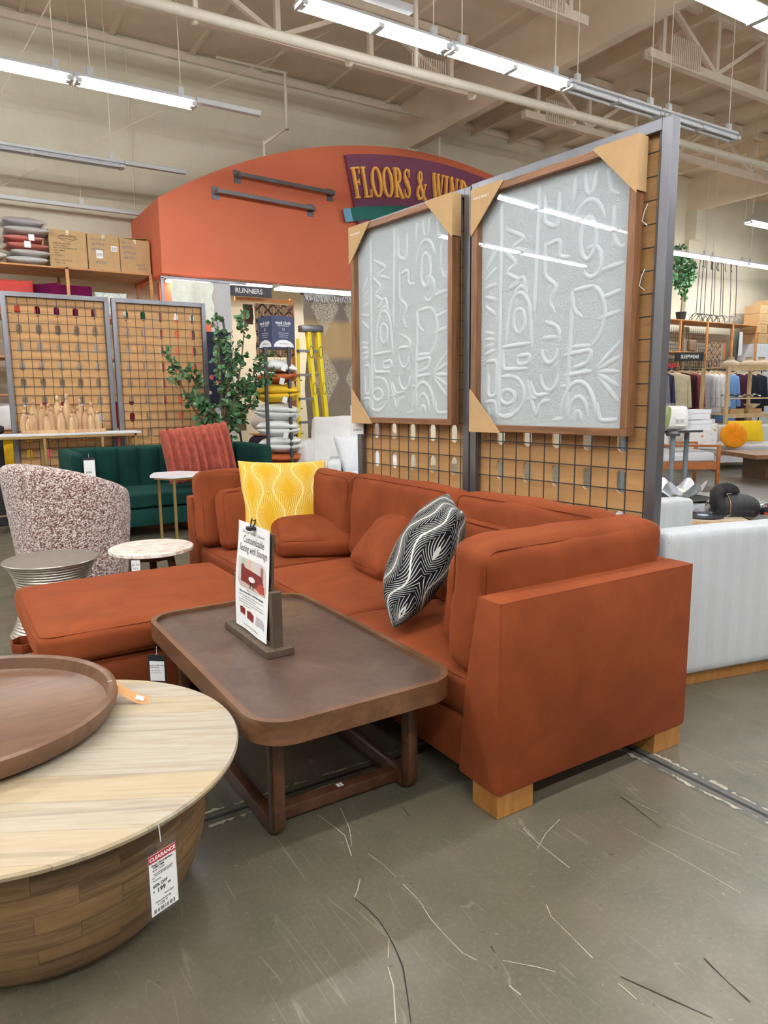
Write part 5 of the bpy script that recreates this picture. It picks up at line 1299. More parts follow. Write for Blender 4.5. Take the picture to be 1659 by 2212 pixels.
# ================================================================ PILLOW STAND
PS = thing('pillow_stand', 'dark metal four-post stand with a navy box sign holding stacked pillows', 'display stand', (3.86, 8.75, 0))
for (x, y) in ((-.235, -.16), (.04, -.27), (.235, .16), (-.05, .26)):
    MB().b2((x - .018, y - .018, 0), (x + .018, y + .018, 2.05)).build('post', M['darksteel'], PS, smooth=False)
MB().b2((-.28, -.28, .02), (.28, .28, .05)).build('base', M['darksteel'], PS, smooth=False)
rotb = Matrix.Rotation(R(8), 3, 'Z')
bx_ = MB().box((0, 0, 2.24), (.34, .34, .40), rotb); bo = bx_.build('sign_box', plain('navy_card', rgb(62, 70, 98), .6, 0, .04), PS, smooth=False)
M['sand'] = M['paper']
for (a, w) in ((8, 1), (-82, .9)):
    m0 = Matrix.Translation((0, 0, 2.24)) @ Matrix.Rotation(R(a), 4, 'Z') @ Matrix.Translation((0, -.1712, 0)) @ Matrix.Rotation(R(90), 4, 'X')
    text([('mud cloth', 0, .115, .062, dict(bold=.001, sx=.9)), ('THROW PILLOWS', 0, .078, .022)], M['paper'], PS, m0, extrude=.0004)
    text([('Original hand-woven design', 0, -.01, .014), ('Handmade cotton cover', 0, -.035, .014), ('Reversible neutral print', 0, -.06, .014)], M['paper'], PS, m0, extrude=.0004)
    mb = MB(); mb.prism(ell(0, -.185, .15, .09, 0, 180), 0, .0008, m0); mb.build('printed_arc', M['paper'], PS, smooth=False)
    text([('World Market', 0, -.145, .022)], M['ink'], PS, m0 @ Matrix.Translation((0, 0, .001)), extrude=.0004)
    MB().tube([tuple(m0 @ Vector((.014 * math.cos(k), .035 + .018 * math.sin(k), .001))) for k in [2 * PI * q / 12 for q in range(12)]], .002, 4, closed=True).build('round_mark', M['paper'], PS)
M['rustlinen'] = plain('rust_linen', rgb(176, 92, 44), .95, 0, .1, 60, .3, 120)
M['yellinen'] = plain('yellow_linen', rgb(226, 184, 40), .95, 0, .08, 60, .3, 120)
M['offwhite'] = plain('offwhite_linen', rgb(222, 224, 218), .95, 0, .05, 60, .3, 120)
stack = [(1.82, 'offwhite', .16, 'top off-white pillow of the stand stack'), (1.66, 'rustlinen', .14, 'rust pillow with a white tag, second from the top of the stand'), (1.52, 'yellinen', .14, 'upper yellow pillow in the stand stack'), (1.40, 'yellinen', .13, 'lower yellow pillow in the stand stack')]
nm = ['first white pillow below the yellow ones in the stand', 'second white pillow below the yellow ones in the stand', 'third white pillow below the yellow ones in the stand', 'fourth white pillow below the yellow ones in the stand', 'fifth white pillow below the yellow ones in the stand', 'lowest white pillow in the stand']
for k in range(6): stack.append((1.275 - k * .105, 'offwhite', .13, nm[k]))
for k in range(4): stack.append((.655 - k * .06, 'rustlinen', .07, ['first rust pillow at the bottom of the stand', 'second rust pillow at the bottom of the stand', 'third rust pillow at the bottom of the stand', 'lowest rust pillow of the stand'][k]))
rnd = random.Random(8)
for k, (z, mt, th, lb) in enumerate(stack):
    t = thing('stacked_pillow', lb, 'pillow', (3.86 + rnd.uniform(-.015, .015), 8.75, z), R(-30 + rnd.uniform(-5, 5)), 'pillows stacked in the metal stand')
    t.rotation_euler = (R(rnd.uniform(-3, 3)), R(rnd.uniform(-3, 3) + (6 if k < 1 else 0)), t.rotation_euler.z)
    mb = MB(); pillow(mb, .54, .50, th, .05, 18, .015, k * 3, None, -.02 if k % 2 else .015); mb.build('cover', M[mt], t, ang=180)
    if k in (0, 1, 3, 7): MB().box((.1, -.26, -.03), (.06, .003, .08), Matrix.Rotation(R(15), 3, 'Y')).build('paper_tag', M['paper'], t, smooth=False)

# ================================================================ WHITE CHAIRS BEHIND
def armchair(label, loc, rz, W, D, mat, back_h=.85, arm_h=.6, leg='oak', bw=None):
    t = thing('armchair', label, 'armchair', loc, rz)
    mb = MB(); cushion(mb, W - .3, D - .15, .2, .03, .05, 0, .01, 14, W * 7, Matrix.Translation((0, -.05, .42))); mb.build('seat_cushion', mat, t, ang=180)
    for s in (-1, 1): mb = MB(); cushion(mb, .16, D, arm_h - .1, 0, .04, 0, .006, 12, s, Matrix.Translation((s * (W / 2 - .08), 0, .1 + (arm_h - .1) / 2))); mb.build('arm', mat, t, ang=180)
    mb = MB(); cushion(mb, W - .28, .2, back_h - .38, .0, .05, .02, .02, 14, 4, Matrix.Translation((0, D / 2 - .22, .42 + (back_h - .38) / 2)) @ Matrix.Rotation(R(-8), 4, 'X')); mb.build('back_cushion', mat, t, ang=180)
    mb = MB(); cushion(mb, W - .1, .14, arm_h - .1, 0, .04, 0, 0, 10, 4, Matrix.Translation((0, D / 2 - .07, .1 + (arm_h - .1) / 2))); mb.build('frame_back', mat, t, ang=180)
    MB().b2((-W / 2 + .05, -D / 2 + .04, .1), (W / 2 - .05, D / 2 - .05, .34)).build('base', mat, t, smooth=False)
    for sx in (-1, 1):
        for sy in (-1, 1): MB().lathe([(0, 0), (.02, 0), (.03, .1), (0, .1)], 10, (sx * (W / 2 - .1), sy * (D / 2 - .1), 0)).build('leg', M[leg], t)
    return t
armchair('white upholstered armchair with a tall white back cushion, right of the pillow stand', (4.78, 8.95, 0), R(-35), .95, .9, M['whitefab'], 1.10, .82)
armchair('pale grey armchair with a round back pillow at the foot of the tall panels', (4.35, 7.35, 0), R(-30), .9, .85, M['linen'], .80, .68)
lp_ = thing('throw_pillow', 'plump pale grey pillow on the pale grey armchair', 'pillow', (4.35, 7.45, .72))
mb = MB(); pillow(mb, .62, .5, .3, .03, 18, .02, 4, Matrix.Rotation(R(60), 4, 'X')); mb.build('cover', M['linen'], lp_, ang=180)
M['taupe'] = plain('taupe_fabric', rgb(164, 152, 142), .9, 0, .05)
armchair('taupe armchair half hidden behind the white chairs beside the patterned rug', (5.75, 9.6, 0), R(-25), .9, .85, M['taupe'], 1.0, .85)
# ================================================================ RIGHT SIDE
HC = thing('herringbone_chair', 'pale grey herringbone fabric armchair on a wooden plinth, right of the sectional', 'armchair', (2.89, 1.955, 0), R(-12))
def herring():
    t = NT('herringbone'); s = t.sep(t.co((1, 1, 1))); cw = .024
    tri = t.math('PINGPONG', t.math('ADD', s[0], s[1]), cw); k = t.math('SINE', t.math('MULTIPLY', t.math('ADD', s[2], t.math('MULTIPLY', tri, 1.1)), 2 * PI / .0062))
    n = t.noise(t.co((60, 60, 6)), 1, 3)
    st_ = t.math('GREATER_THAN', t.math('PINGPONG', t.math('ADD', t.math('ADD', s[0], s[1]), 0), cw * 2), cw)
    thr = t.math('ADD', .0, t.math('MULTIPLY', n, .4))
    c = t.mix(rgb(202, 206, 208), rgb(92, 96, 100), t.math('MULTIPLY', t.math('GREATER_THAN', k, thr), t.math('ADD', .42, t.math('MULTIPLY', st_, .12))))
    t.col(c); t.set(Roughness=.95); t.bump(k, .2, .001); return t.m
M['herring'] = herring()
mb = MB(); cushion(mb, .94, .15, .70, 0, .03, 0, .002, 16, 2, Matrix.Translation((.34, .075, .415))); mb.build('side_arm', M['herring'], HC, ang=180)
mb = MB(); cushion(mb, .09, .80, .72, 0, .04, 0, .004, 14, 3, Matrix.Translation((-.075, .56, .43))); mb.build('back', M['herring'], HC, ang=180)
mb = MB(); cushion(mb, .94, .15, .70, 0, .03, 0, .002, 14, 4, Matrix.Translation((.34, .9, .415))); mb.build('side_arm', M['herring'], HC, ang=180)
mb = MB(); cushion(mb, .75, .70, .2, .02, .05, 0, .004, 14, 5, Matrix.Translation((.34, .49, .36))); mb.build('seat_cushion', M['herring'], HC, ang=180)
MB().b2((-.1, .04, .0), (.76, .93, .062)).build('plinth', M['oak'], HC, smooth=False)
# --- side table with record player
ST = thing('low_table', 'low black side table carrying a record player and a dark bird figure', 'side table', (5.0, 3.16, 0))
MB().b2((-.62, -.42, .40), (.5, .36, .44), .01).build('top', M['black'], ST, smooth=False)
for sx in (-.55, .43):
    for sy in (-.36, .3): MB().b2((sx - .02, sy - .02, 0), (sx + .02, sy + .02, .4)).build('leg', M['black'], ST, smooth=False)
TT = thing('record_player', 'pale wood record player under a clear hinged cover on the low table', 'record player', (4.80, 3.12, .44), R(-38))
MB().b2((-.24, -.19, 0), (.24, .19, .05), .005).build('plinth', M['pine'], TT)
MB().lathe([(0, .05), (.145, .05), (.145, .062), (0, .062)], 40, (-.04, 0, 0)).build('platter', M['black'], TT)
MB().lathe([(0, .062), (.04, .062), (.04, .064), (0, .064)], 24, (-.04, 0, 0)).build('record_label', M['white'], TT)
MB().tube([(.17, .12, .06), (.17, .12, .075), (.14, -.06, .075), (.10, -.09, .07)], .005, 6).build('tone_arm', M['steel'], TT)
mb = MB()
for (a, b) in (((-.25, -.20, .118), (.25, .20, .121)), ((-.25, -.20, .052), (.25, -.197, .12)), ((-.25, .197, .052), (.25, .20, .12)), ((-.25, -.2, .052), (-.247, .2, .12)), ((.247, -.2, .052), (.25, .2, .12))): mb.b2(a, b)
mb.build('clear_cover', M['acrylic'], TT, smooth=False)
DK = thing('bird_figure', 'large dark ribbed ceramic bird figure behind the record player', 'figurine', (5.03, 3.05, .44), R(-35)); DK.scale = (.78, .78, .80)
mb = MB()
def body(i, j):
    a = 2 * PI * i; q = j * PI; r = math.sin(q) ** .8
    x = -.22 * math.cos(q); rr = .13 * r * (1 + .012 * math.sin(j * 70))
    return Vector((x, rr * math.cos(a), .13 + rr * 1.05 * math.sin(a)))
mb.grid(body, 28, 60, closed_u=True); mb.build('body', M['black'], DK, ang=60)
MB().tube([(-.12, 0, .12), (-.18, 0, .2), (-.185, 0, .27), (-.14, 0, .31)], [.10, .075, .07, .06], 20).build('neck', M['black'], DK, ang=60)
mb = MB(); mb.prism([(-.2, .27)] + ell(-.11, .27, .13, .10, 180, 0, 16), -.03, .03, XZ, .01); mb.build('crest', M['black'], DK)
MB().tube([(-.10, .125 * math.cos(a), .13 + .13 * math.sin(a)) for a in [2 * PI * k / 20 for k in range(20)]], .003, 5, closed=True).build('twine', M['card'], DK)
# --- round marble table
def marble_green():
    t = NT('green_marble'); v = t.co(); n = t.noise(v, 6, 6, .7, 2.5); t.col(t.ramp(n, [(.35, rgb(70, 84, 78)), (.5, rgb(150, 162, 152)), (.56, rgb(222, 226, 218)), (.7, rgb(112, 126, 118))])); t.set(Roughness=.15); return t.m
MT = thing('round_marble_table', 'round grey green marble table with a wavy glass bowl on it', 'coffee table', (6.0, 3.95, 0))
MB().lathe([(0, .395), (.50, .395), (.51, .40), (.51, .425), (.50, .43), (0, .43)], 64).build('top', marble_green(), MT)
for a in (20, 140, 260): MB().bar((.3 * math.cos(R(a)), .3 * math.sin(R(a)), .4), (.38 * math.cos(R(a)), .38 * math.sin(R(a)), 0), .05, .03).build('leg', M['black'], MT, smooth=False)
bt = thing('black_tray', 'round black tray under the wavy bowl', 'tray', (5.72, 4.02, .43))
MB().lathe([(0, 0), (.2, 0), (.27, .03), (.265, .034), (.19, .008), (0, .008)], 48).build('tray_body', M['black'], bt)
_t = NT('smoky_bowl_glass'); _t.set(Base_Color=rgb(150, 158, 168), Roughness=.4, Transmission_Weight=.55); SMK = _t.m
M['greypost'] = plain('grey_post', rgb(126, 134, 142), .4, .3)
wb = thing('wavy_bowl', 'grey translucent bowl with a wavy rim on the black tray', 'bowl', (5.74, 4.04, .439))
def wavy(i, j):
    a = 2 * PI * i; h = .13 + .045 * math.sin(a * 6); r = .06 + .16 * j ** 1.2 + .018 * math.sin(a * 6) * j
    return Vector((r * math.cos(a), r * math.sin(a), .004 + h * j ** 1.3))
mb = MB(); mb.grid(wavy, 96, 12, closed_u=True); mb.lathe([(0, .004), (.06, .004)], 24); bmesh.ops.solidify(mb.bm, geom=list(mb.bm.faces), thickness=.006)
mb.build('bowl_body', SMK, wb, ang=60)
tag(MB().lathe([(0, -.02), (.05, -.01), (.06, .01), (.04, .03), (0, .04)], 16, (5.74, 4.04, .50)).build('dried_decor', M['cream']), 'dried cream filler inside the wavy bowl', 'decor')
FO = thing('floral_ottoman', 'dark ottoman with a bright pink floral top at the right picture edge', 'ottoman', (6.62, 3.45, 0))
mb = MB(); cushion(mb, .6, .6, .32, .02, .06, .01, .004, 14, 6, Matrix.Translation((0, 0, .20))); mb.build('upholstery', floral('bright_floral', rgb(30, 30, 50), rgb(236, 60, 110), rgb(220, 90, 60), 11), FO, ang=180)
for sx in (-.22, .22):
    for sy in (-.22, .22): MB().b2((sx - .02, sy - .02, 0), (sx + .02, sy + .02, .06)).build('leg', M['black'], FO, smooth=False)
dw = thing('driftwood_tray', 'brown carved wooden tray with wavy edge left of the bird figure', 'tray', (4.98, 3.42, .44), R(20))
mb = MB(); mb.grid(lambda i, j: Vector(((i - .5) * .5, (j - .5) * .2, .02 + .02 * math.sin(i * 9) * abs(j - .5) * 2 + .05 * (2 * j - 1) ** 2)), 24, 8); bmesh.ops.solidify(mb.bm, geom=list(mb.bm.faces), thickness=.012); mb.build('tray_body', M['frame_wood'], dw, ang=60)
# --- grey metal stand with boxes
GSd = thing('metal_stand', 'grey metal stand of round posts carrying white boxes and a wrapped pillow', 'display stand', (7.65, 5.68, 0), R(-10))
for (x, y) in ((-.05, -.25), (.42, .0), (-.5, .1)): MB().tube([(x, y, .0), (x, y, .93)], .032, 12).build('post', M['greypost'], GSd)
MB().lathe([(0, .9), (.08, .9), (.085, .93), (.06, .96), (0, .96)], 20, (-.05, -.25, 0)).build('knob', M['steel'], GSd)
MB().b2((-.6, -.2, .93), (.48, .25, .96)).build('shelf', M['steel'], GSd, smooth=False)
MB().b2((-.6, -.3, .0), (.5, .3, .03)).build('base_plate', M['steel'], GSd, smooth=False)
for k, (z, lb) in enumerate(((.96, 'lower white box on the grey metal stand'), (1.09, 'upper white box on the grey metal stand'))):
    t = thing('white_box', lb, 'box', (7.91 - k * .02, 5.53, z), R(-12)); MB().b2((-.26, -.15, 0), (.26, .15, .075)).build('box_body', M['white'], t, smooth=False); MB().b2((-.265, -.155, .075), (.265, .155, .122)).build('lid', M['white'], t, smooth=False)
t = thing('wrapped_pillow', 'olive and white pillow in clear plastic with a barcode label on the grey stand', 'pillow', (7.56, 5.46, 1.12), R(-30))
mb = MB(); cushion(mb, .34, .14, .28, 0, .05, .01, .01, 12, 7); mb.build('cover', M['whitefab'], t, ang=180)
mb = MB(); cushion(mb, .16, .145, .27, 0, .04, .01, .01, 12, 8, Matrix.Translation((-.12, 0, 0))); mb.build('olive_panel', plain('olive_cloth', rgb(128, 146, 66), .9), t, ang=180)
mb = MB(); cushion(mb, .37, .17, .32, 0, .05, .015, .03, 14, 9); mb.build('plastic_bag', M['wrap'], t, ang=180)
MB().b2((.0, -.088, -.10), (.11, -.086, .02)).build('label_sticker', M['paper'], t, smooth=False)
text([('|||||||', .05, -.04, .06)], M['ink'], t, Matrix.Translation((0, -.0885, 0)) @ Matrix.Rotation(R(90), 4, 'X'), name='barcode')
# --- wooden lounge chair
LC = thing('lounge_chair', 'wood framed lounge chair with white cushions right of the display post', 'armchair', (9.9, 7.07, 0), R(58))
HW, HD = .40, .50
M['teak'] = wood('teak', rgb(178, 108, 56), rgb(150, 84, 40), (4, 20, 20), .4)
for s in (-1, 1):
    MB().bar((-s * 0 + s * HW, -HD, 0), (s * HW, -HD - .0, .62), .05, .05, .008).build('leg', M['teak'], LC)
    MB().bar((s * HW, HD, 0), (s * HW, HD, .62), .05, .05, .008).build('leg', M['teak'], LC)
    MB().bar((s * HW, -HD - .02, .62), (s * HW, HD + .02, .64), .06, .04, .01).build('armrest', M['teak'], LC)
    MB().b2((s * HW - .015, -HD, .26), (s * HW + .015, HD, .38)).build('side_rail', M['teak'], LC, smooth=False)
MB().b2((-HW, -HD - .01, .22), (HW, -HD + .02, .36)).build('front_rail', M['teak'], LC, smooth=False)
mb = MB(); cushion(mb, .74, .92, .16, .03, .05, .01, .006, 14, 3, Matrix.Translation((0, -.01, .44))); mb.build('seat_cushion', M['linen'], LC, ang=180)
mb = MB(); cushion(mb, .74, .18, .5, 0, .06, .01, .01, 14, 3, Matrix.Translation((0, .34, .66)) @ Matrix.Rotation(R(-14), 4, 'X')); mb.build('back_cushion', M['linen'], LC, ang=180)
# --- far couch
FC = thing('sofa', 'long pale grey couch with yellow pillows in the right background', 'sofa', (13.3, 8.0, 0), R(-32))
mb = MB(); cushion(mb, 2.5, .9, .2, .03, .06, 0, .01, 18, 3, Matrix.Translation((0, 0, .36))); mb.build('seat_cushion', M['linen'], FC, ang=180)
mb = MB(); cushion(mb, 2.5, .2, .5, 0, .06, 0, .01, 18, 3, Matrix.Translation((0, .42, .55))); mb.build('backrest', M['linen'], FC, ang=180)
for s in (-1, 1): mb = MB(); cushion(mb, .18, .95, .5, 0, .06, 0, .01, 12, 3, Matrix.Translation((s * 1.3, 0, .4))); mb.build('arm', M['linen'], FC, ang=180)
MB().b2((-1.3, -.4, .12), (1.3, .42, .28)).build('base', M['linen'], FC, smooth=False)
for s in (-1.2, 1.2): MB().tube([(s, -.35, 0), (s, -.35, .13)], .02, 8).build('leg', M['black'], FC)
def bgpillow(name, label, loc, w, h, t_, mat, rz, lean=70):
    r_ = thing(name, label, 'pillow', loc); r_.matrix_world = Matrix.Translation(loc) @ Matrix.Rotation(R(rz), 4, 'Z') @ Matrix.Rotation(R(lean), 4, 'X')
    mb = MB(); pillow(mb, w, h, t_, .03, 18, .01, w * 9); mb.build('cover', mat, r_, ang=180); return r_
M['vyel2'] = plain('bright_yellow_linen', rgb(244, 206, 40), .95, 0, .06, 50)
bgpillow('throw_pillow', 'bright yellow square pillow on the far couch at right', (13.1, 7.85, .70), .66, .42, .15, M['vyel2'], -32)
bgpillow('throw_pillow', 'white pillow with small orange dashes on the far couch, left of the round pillow', (11.75, 7.9, .64), .6, .5, .18, floral('dash_white', rgb(232, 232, 228), rgb(220, 150, 80), rgb(230, 220, 210), 14), -45)
bgpillow('throw_pillow', 'pale grey back pillow on the far couch behind the dashed pillow', (12.35, 8.35, .70), .7, .5, .18, M['linen'], -32)
rp_ = thing('round_pillow', 'round pleated orange yellow pillow with a center button on the far couch', 'pillow', (12.55, 7.75, .64))
rp_.matrix_world = Matrix.Translation((12.55, 7.75, .64)) @ Matrix.Rotation(R(-40), 4, 'Z') @ Matrix.Rotation(R(72), 4, 'X')
def rdp(i, j):
    a = 2 * PI * i; q = j * PI; r = .24 * math.sin(q) ** .6; z = .075 * math.cos(q) * (1 - .55 * math.exp(-(r / .05) ** 2)) * (1 + .10 * math.sin(a * 36)); return Vector((r * math.cos(a), r * math.sin(a), z))
mb = MB(); mb.grid(rdp, 216, 20, closed_u=True); mb.build('cover', plain('orange_velvet', rgb(244, 160, 20), .8, 0, .08), rp_, ang=180)
MB().lathe([(0, .045), (.025, .04), (.025, .03), (0, .03)], 16).build('button', plain('orange_button', rgb(230, 150, 20), .8), rp_)
WT = thing('wooden_coffee_table', 'square brown wooden coffee table with a solid plinth in the right background', 'coffee table', (11.95, 6.52, 0), R(-30))
MB().b2((-.75, -.55, .36), (.75, .55, .43), .006).build('top', M['frame_wood_h'], WT, smooth=False); MB().b2((-.45, -.35, 0), (.45, .35, .36)).build('plinth', M['walnut'], WT, smooth=False)
wbl = thing('wooden_bowl', 'dark carved wooden bowl on the brown wooden coffee table', 'bowl', (12.05, 6.49, .43)); MB().lathe([(0, 0), (.06, 0), (.17, .10), (.16, .105), (.05, .02), (0, .02)], 28).build('bowl_body', M['frame_wood'], wbl)
bvs = thing('black_vase', 'matt black vase at the right picture edge on the wooden coffee table', 'vase', (11.95, 6.22, .43)); MB().lathe([(0, 0), (.10, 0), (.13, .1), (.12, .2), (.135, .3), (.12, .3), (0, .1)], 24).build('vase_body', M['black'], bvs)
# --- pine shelf
PSF = shelf_unit('small open pine shelf with vases and bowls in front of the clothes', (14.4, 8.85, 0), 1.15, .85, 1.96, (.45, .78, 1.0, 1.96), 1, M['pine'], R(-20), 'shelf', None, .025, .06)
MB().b2((-.57, -.42, 1.87), (.57, -.38, 1.96)).b2((-.57, -.42, .92), (.57, -.38, .98)).b2((-.57, -.42, 1.3), (.57, -.39, 1.33)).build('cross_rail', M['pine'], PSF, smooth=False)
M['clay'] = plain('beige_clay', rgb(186, 170, 146), .8, 0, .08, 30)
for k, (x, y) in enumerate(((14.06, 8.85), (14.45, 8.7), (14.78, 8.62))):
    t = thing('clay_vase', 'squat beige clay vase on top of the pine shelf, %s' % ['left one', 'middle one', 'right one with a white tag'][k], 'vase', (x, y, 1.96), group='squat vases on the pine shelf')
    MB().lathe([(0, 0), (.16, 0), (.185, .04), (.17, .085), (.07, .14), (.055, .18), (.075, .20), (.05, .20), (.04, .14), (0, .12)], 32).build('vase_body', M['clay'], t)
    MB().tube([(.05, 0, .15), (.10, 0, .13), (.11, 0, .09)], .012, 6).build('handle', M['clay'], t)
    if k == 2: MB().box((.03, -.12, .12), (.07, .003, .05), Matrix.Rotation(R(30), 3, 'Y')).build('paper_tag', M['paper'], t, smooth=False)
for k, (x, y, z, c) in enumerate(((14.15, 8.8, 1.0, 'card'), (14.6, 8.68, 1.0, 'card'))):
    t = thing('shallow_box', 'tan cardboard box on the pine shelf, %s' % ['left one', 'right one under the cream bowl'][k], 'box', (x, y, z), R(-20)); MB().b2((-.16, -.14, 0), (.16, .14, .10)).build('box_body', M['card'], t, smooth=False)
t = thing('cream_bowl', 'cream pointed bowl on the pine shelf box', 'bowl', (14.6, 8.66, 1.10)); MB().lathe([(0, 0), (.05, 0), (.17, .10), (.16, .10), (.04, .015), (0, .015)], 28).build('bowl_body', M['cream'], t)
for k in range(2):
    t = thing('folded_tray', '%s wavy metal tray on the upper pine shelf board' % ['dark green', 'grey crinkled'][k], 'tray', (14.15 + k * .42, 8.82 - k * .1, 1.335), R(-20 + k * 10))
    mb = MB(); mb.grid(lambda i, j: Vector(((i - .5) * .36, (j - .5) * .3, .03 + .03 * math.sin(i * 11 + k) * math.cos(j * 6) + .02 * i)), 20, 10); bmesh.ops.solidify(mb.bm, geom=list(mb.bm.faces), thickness=.01)
    mb.build('tray_body', [plain('dark_green_metal', rgb(30, 50, 44), .3, .4), M['silver']][k], t, ang=60)
MB().b2((-.55, -.41, 1.315), (.55, .41, 1.33)).build('glass_shelf', M['acrylic'], PSF, smooth=False)
# --- clothes racks
def garment(label, x, y, z, rz, mat, L=.75, W=.46, sleeve=.62, long_=False, grp='clothes on the racks in the right background'):
    t = thing('hanging_garment', label, 'clothing', (x, y, z), rz, grp)
    w = W / 2
    pol = [(-.07, 0), (-w, -.07), (-w - .06, -sleeve), (-w + .04, -sleeve), (-w + .05, -.2), (-w + .05, -L), (w - .05, -L), (w - .05, -.2), (w - .04, -sleeve), (w + .06, -sleeve), (w, -.07), (.07, 0)]
    pieces = [[(-.08, .0), (-w, -.07), (-w + .03, -.25), (-w + .02, -L), (w - .02, -L), (w - .03, -.25), (w, -.07), (.08, 0)], [(-w, -.07), (-w - .07, -sleeve), (-w + .03, -sleeve), (-w + .05, -.2)], [(w, -.07), (w - .05, -.2), (w - .03, -sleeve), (w + .07, -sleeve)]]
    mb = MB()
    mb.prism(pieces[0], -.045, .045, XZ, .02); mb.build('body', mat, t, ang=60)
    for p in pieces[1:]: mb = MB(); mb.prism(p, -.06, .03, XZ, .018); mb.build('sleeve', mat, t, ang=60)
    mb = MB(); mb.bar((-.2, 0, -.03), (0, 0, .05), .02, .03); mb.bar((.2, 0, -.03), (0, 0, .05), .02, .03); mb.tube([(0, 0, .05), (0, 0, .09), (.02, 0, .11), (.0, 0, .135), (-.02, 0, .12)], .004, 5); mb.build('hanger', M['pine'], t, smooth=False)
    return t
G1 = lambda n_, c: plain(n_, rgb(*c), .92, 0, .12, 9, .2, 60)
CR = thing('clothes_rack', 'black metal clothes rack with hanging tops behind the pine shelf', 'clothes rack', (15.5, 10.3, 0))
for x in (-1.9, 0, 2.2): MB().tube([(x, 0, 0), (x, 0, 2.1)], .016, 8).build('post', M['blackmetal'], CR)
MB().tube([(-1.9, 0, 1.98), (2.4, 0, 1.98)], .014, 8).build('rail', M['blackmetal'], CR)
mb = MB()
for k in range(44): mb.tube([(-1.9 + k * .1, 0, 2.02), (-1.9 + k * .1, 0, 2.2)], .005, 4)
for z in (2.02, 2.2): mb.tube([(-1.9, 0, z), (2.5, 0, z)], .006, 4)
mb.build('top_grid', M['blackmetal'], CR)
gs_ = [('grey', (128, 130, 142), 12.55, 'dark blue dotted top at the left end of the rack'), ('nav', (58, 62, 84), 12.72, 'navy dotted top next to the left end of the rack'), ('cr', (222, 212, 176), 13.06, 'cream knitted sweater hanging on the clothes rack'), ('mar', (62, 20, 34), 13.42, 'dark maroon sweater right of the cream sweater'), ('bri', (150, 76, 68), 13.66, 'brick quilted jacket on the clothes rack'), ('lg', (176, 178, 182), 13.98, 'light grey sweatshirt right of the brick jacket'), ('w1', (216, 214, 212), 14.22, 'first off-white top behind the pine shelf'), ('w2', (226, 224, 222), 14.42, 'second off-white top behind the pine shelf'), ('w3', (208, 206, 206), 14.62, 'third off-white top behind the pine shelf'),
       ('bl', (112, 152, 206), 15.0, 'light blue denim garment behind the pine shelf'), ('mr2', (66, 22, 40), 15.35, 'long dark maroon coat right of the pine shelf'), ('bk', (22, 26, 40), 15.8, 'nearly black top by the right picture edge'), ('bk2', (26, 28, 42), 16.1, 'second nearly black top at the right picture edge')]
for k, (n_, c, x, lb) in enumerate(gs_):
    garment(lb, x * 1.077, 10.25, 1.89, R(-57 if k in (2, 4) else -50), G1('cloth_' + n_, c), 1.15 if 'long' in lb or 'denim' in lb else .92, .78 if k == 2 else .62 if k in (3, 4, 5) else .54, .78)
SW = thing('department_sign', 'small dark sign reading sleepwear above the clothes rack', 'sign', (14.6, 10.2, 2.25), R(-20))
MB().b2((-.36, -.012, -.1), (.36, .012, .1)).build('board', M['black'], SW, smooth=False)
text([('SLEEPWEAR', 0, 0, .11, dict(shear=.2))], M['paper'], SW, Matrix.Translation((0, -.014, 0)) @ Matrix.Rotation(R(90), 4, 'X'), bold=.002, sx=.8)
for x in (-.25, .25): MB().tube([(x, 0, -.2), (x, 0, -.09)], .006, 5).build('bracket', M['blackmetal'], SW)
sb = thing('red_shelf_strip', 'red shelf edge strip with small goods behind the clothes at right', 'shelf strip', (14.0, 10.75, 2.08)); MB().b2((-.9, -.01, -.05), (.9, .01, .05)).build('strip', M['red'], sb, smooth=False); MB().b2((-.9, .0, -2.08), (.9, .02, -.05)).build('goods_panel', M['floral'], sb, smooth=False)
# --- wall shelving at right
WS = shelf_unit('long open wooden wall shelving with wire grid backs in the right background', (16.55, 11.45, 0), 4.3, .75, 3.2, (1.4, 3.2), 4, M['shelfwood'])
MB().b2((-2.15, -.37, 2.42), (-.0, .37, 2.445)).b2((-2.15, -.37, 2.0), (-1.1, .37, 2.02)).build('shelf', M['shelfwood'], WS, smooth=False)
for b in range(3):
    mb = MB(); x0 = -2.05 + b * 1.075
    for k in range(11): mb.tube([(x0 + k * .09, .3, 1.5), (x0 + k * .09, .3, 3.1)], .0045, 4)
    for k in range(18): mb.tube([(x0, .3, 1.5 + k * .09), (x0 + .92, .3, 1.5 + k * .09)], .0045, 4)
    mb.build('wire_grid', M['blackmetal'], WS)
t = rug('hanging_towel', 'beige striped throw hanging in the wooden wall shelving', 16.65, 17.25, 1.95, 2.72, 11.15, M['runner'], 'throw', th=.03); t = rug('hanging_towel', 'rust throw beside the beige striped throw in the wall shelving', 17.28, 17.36, 2.1, 2.72, 11.1, M['rustlinen'], 'throw', th=.03)
rug('hanging_towel', 'dark green throw hanging in the right bay of the wall shelving', 17.72, 17.92, 1.85, 3.0, 11.1, plain('dark_green_throw', rgb(66, 76, 62), .95), 'throw', th=.03)
rug('hanging_towel', 'white grey throw over the dark green throw in the wall shelving', 17.84, 18.02, 2.4, 3.0, 11.05, M['greywool'], 'throw', th=.03)
t = thing('woven_bag', 'small brown woven bag hanging on the wire grid of the wall shelving', 'bag', (16.25, 11.3, 2.62)); mb = MB(); cushion(mb, .26, .12, .28, 0, .04, .01, .005, 10, 2); mb.build('bag_body', M['bark'], t, ang=180); MB().tube([(-.08, 0, .14), (-.05, 0, .26), (.05, 0, .26), (.08, 0, .14)], .01, 6).build('handle', M['rustlinen'], t)
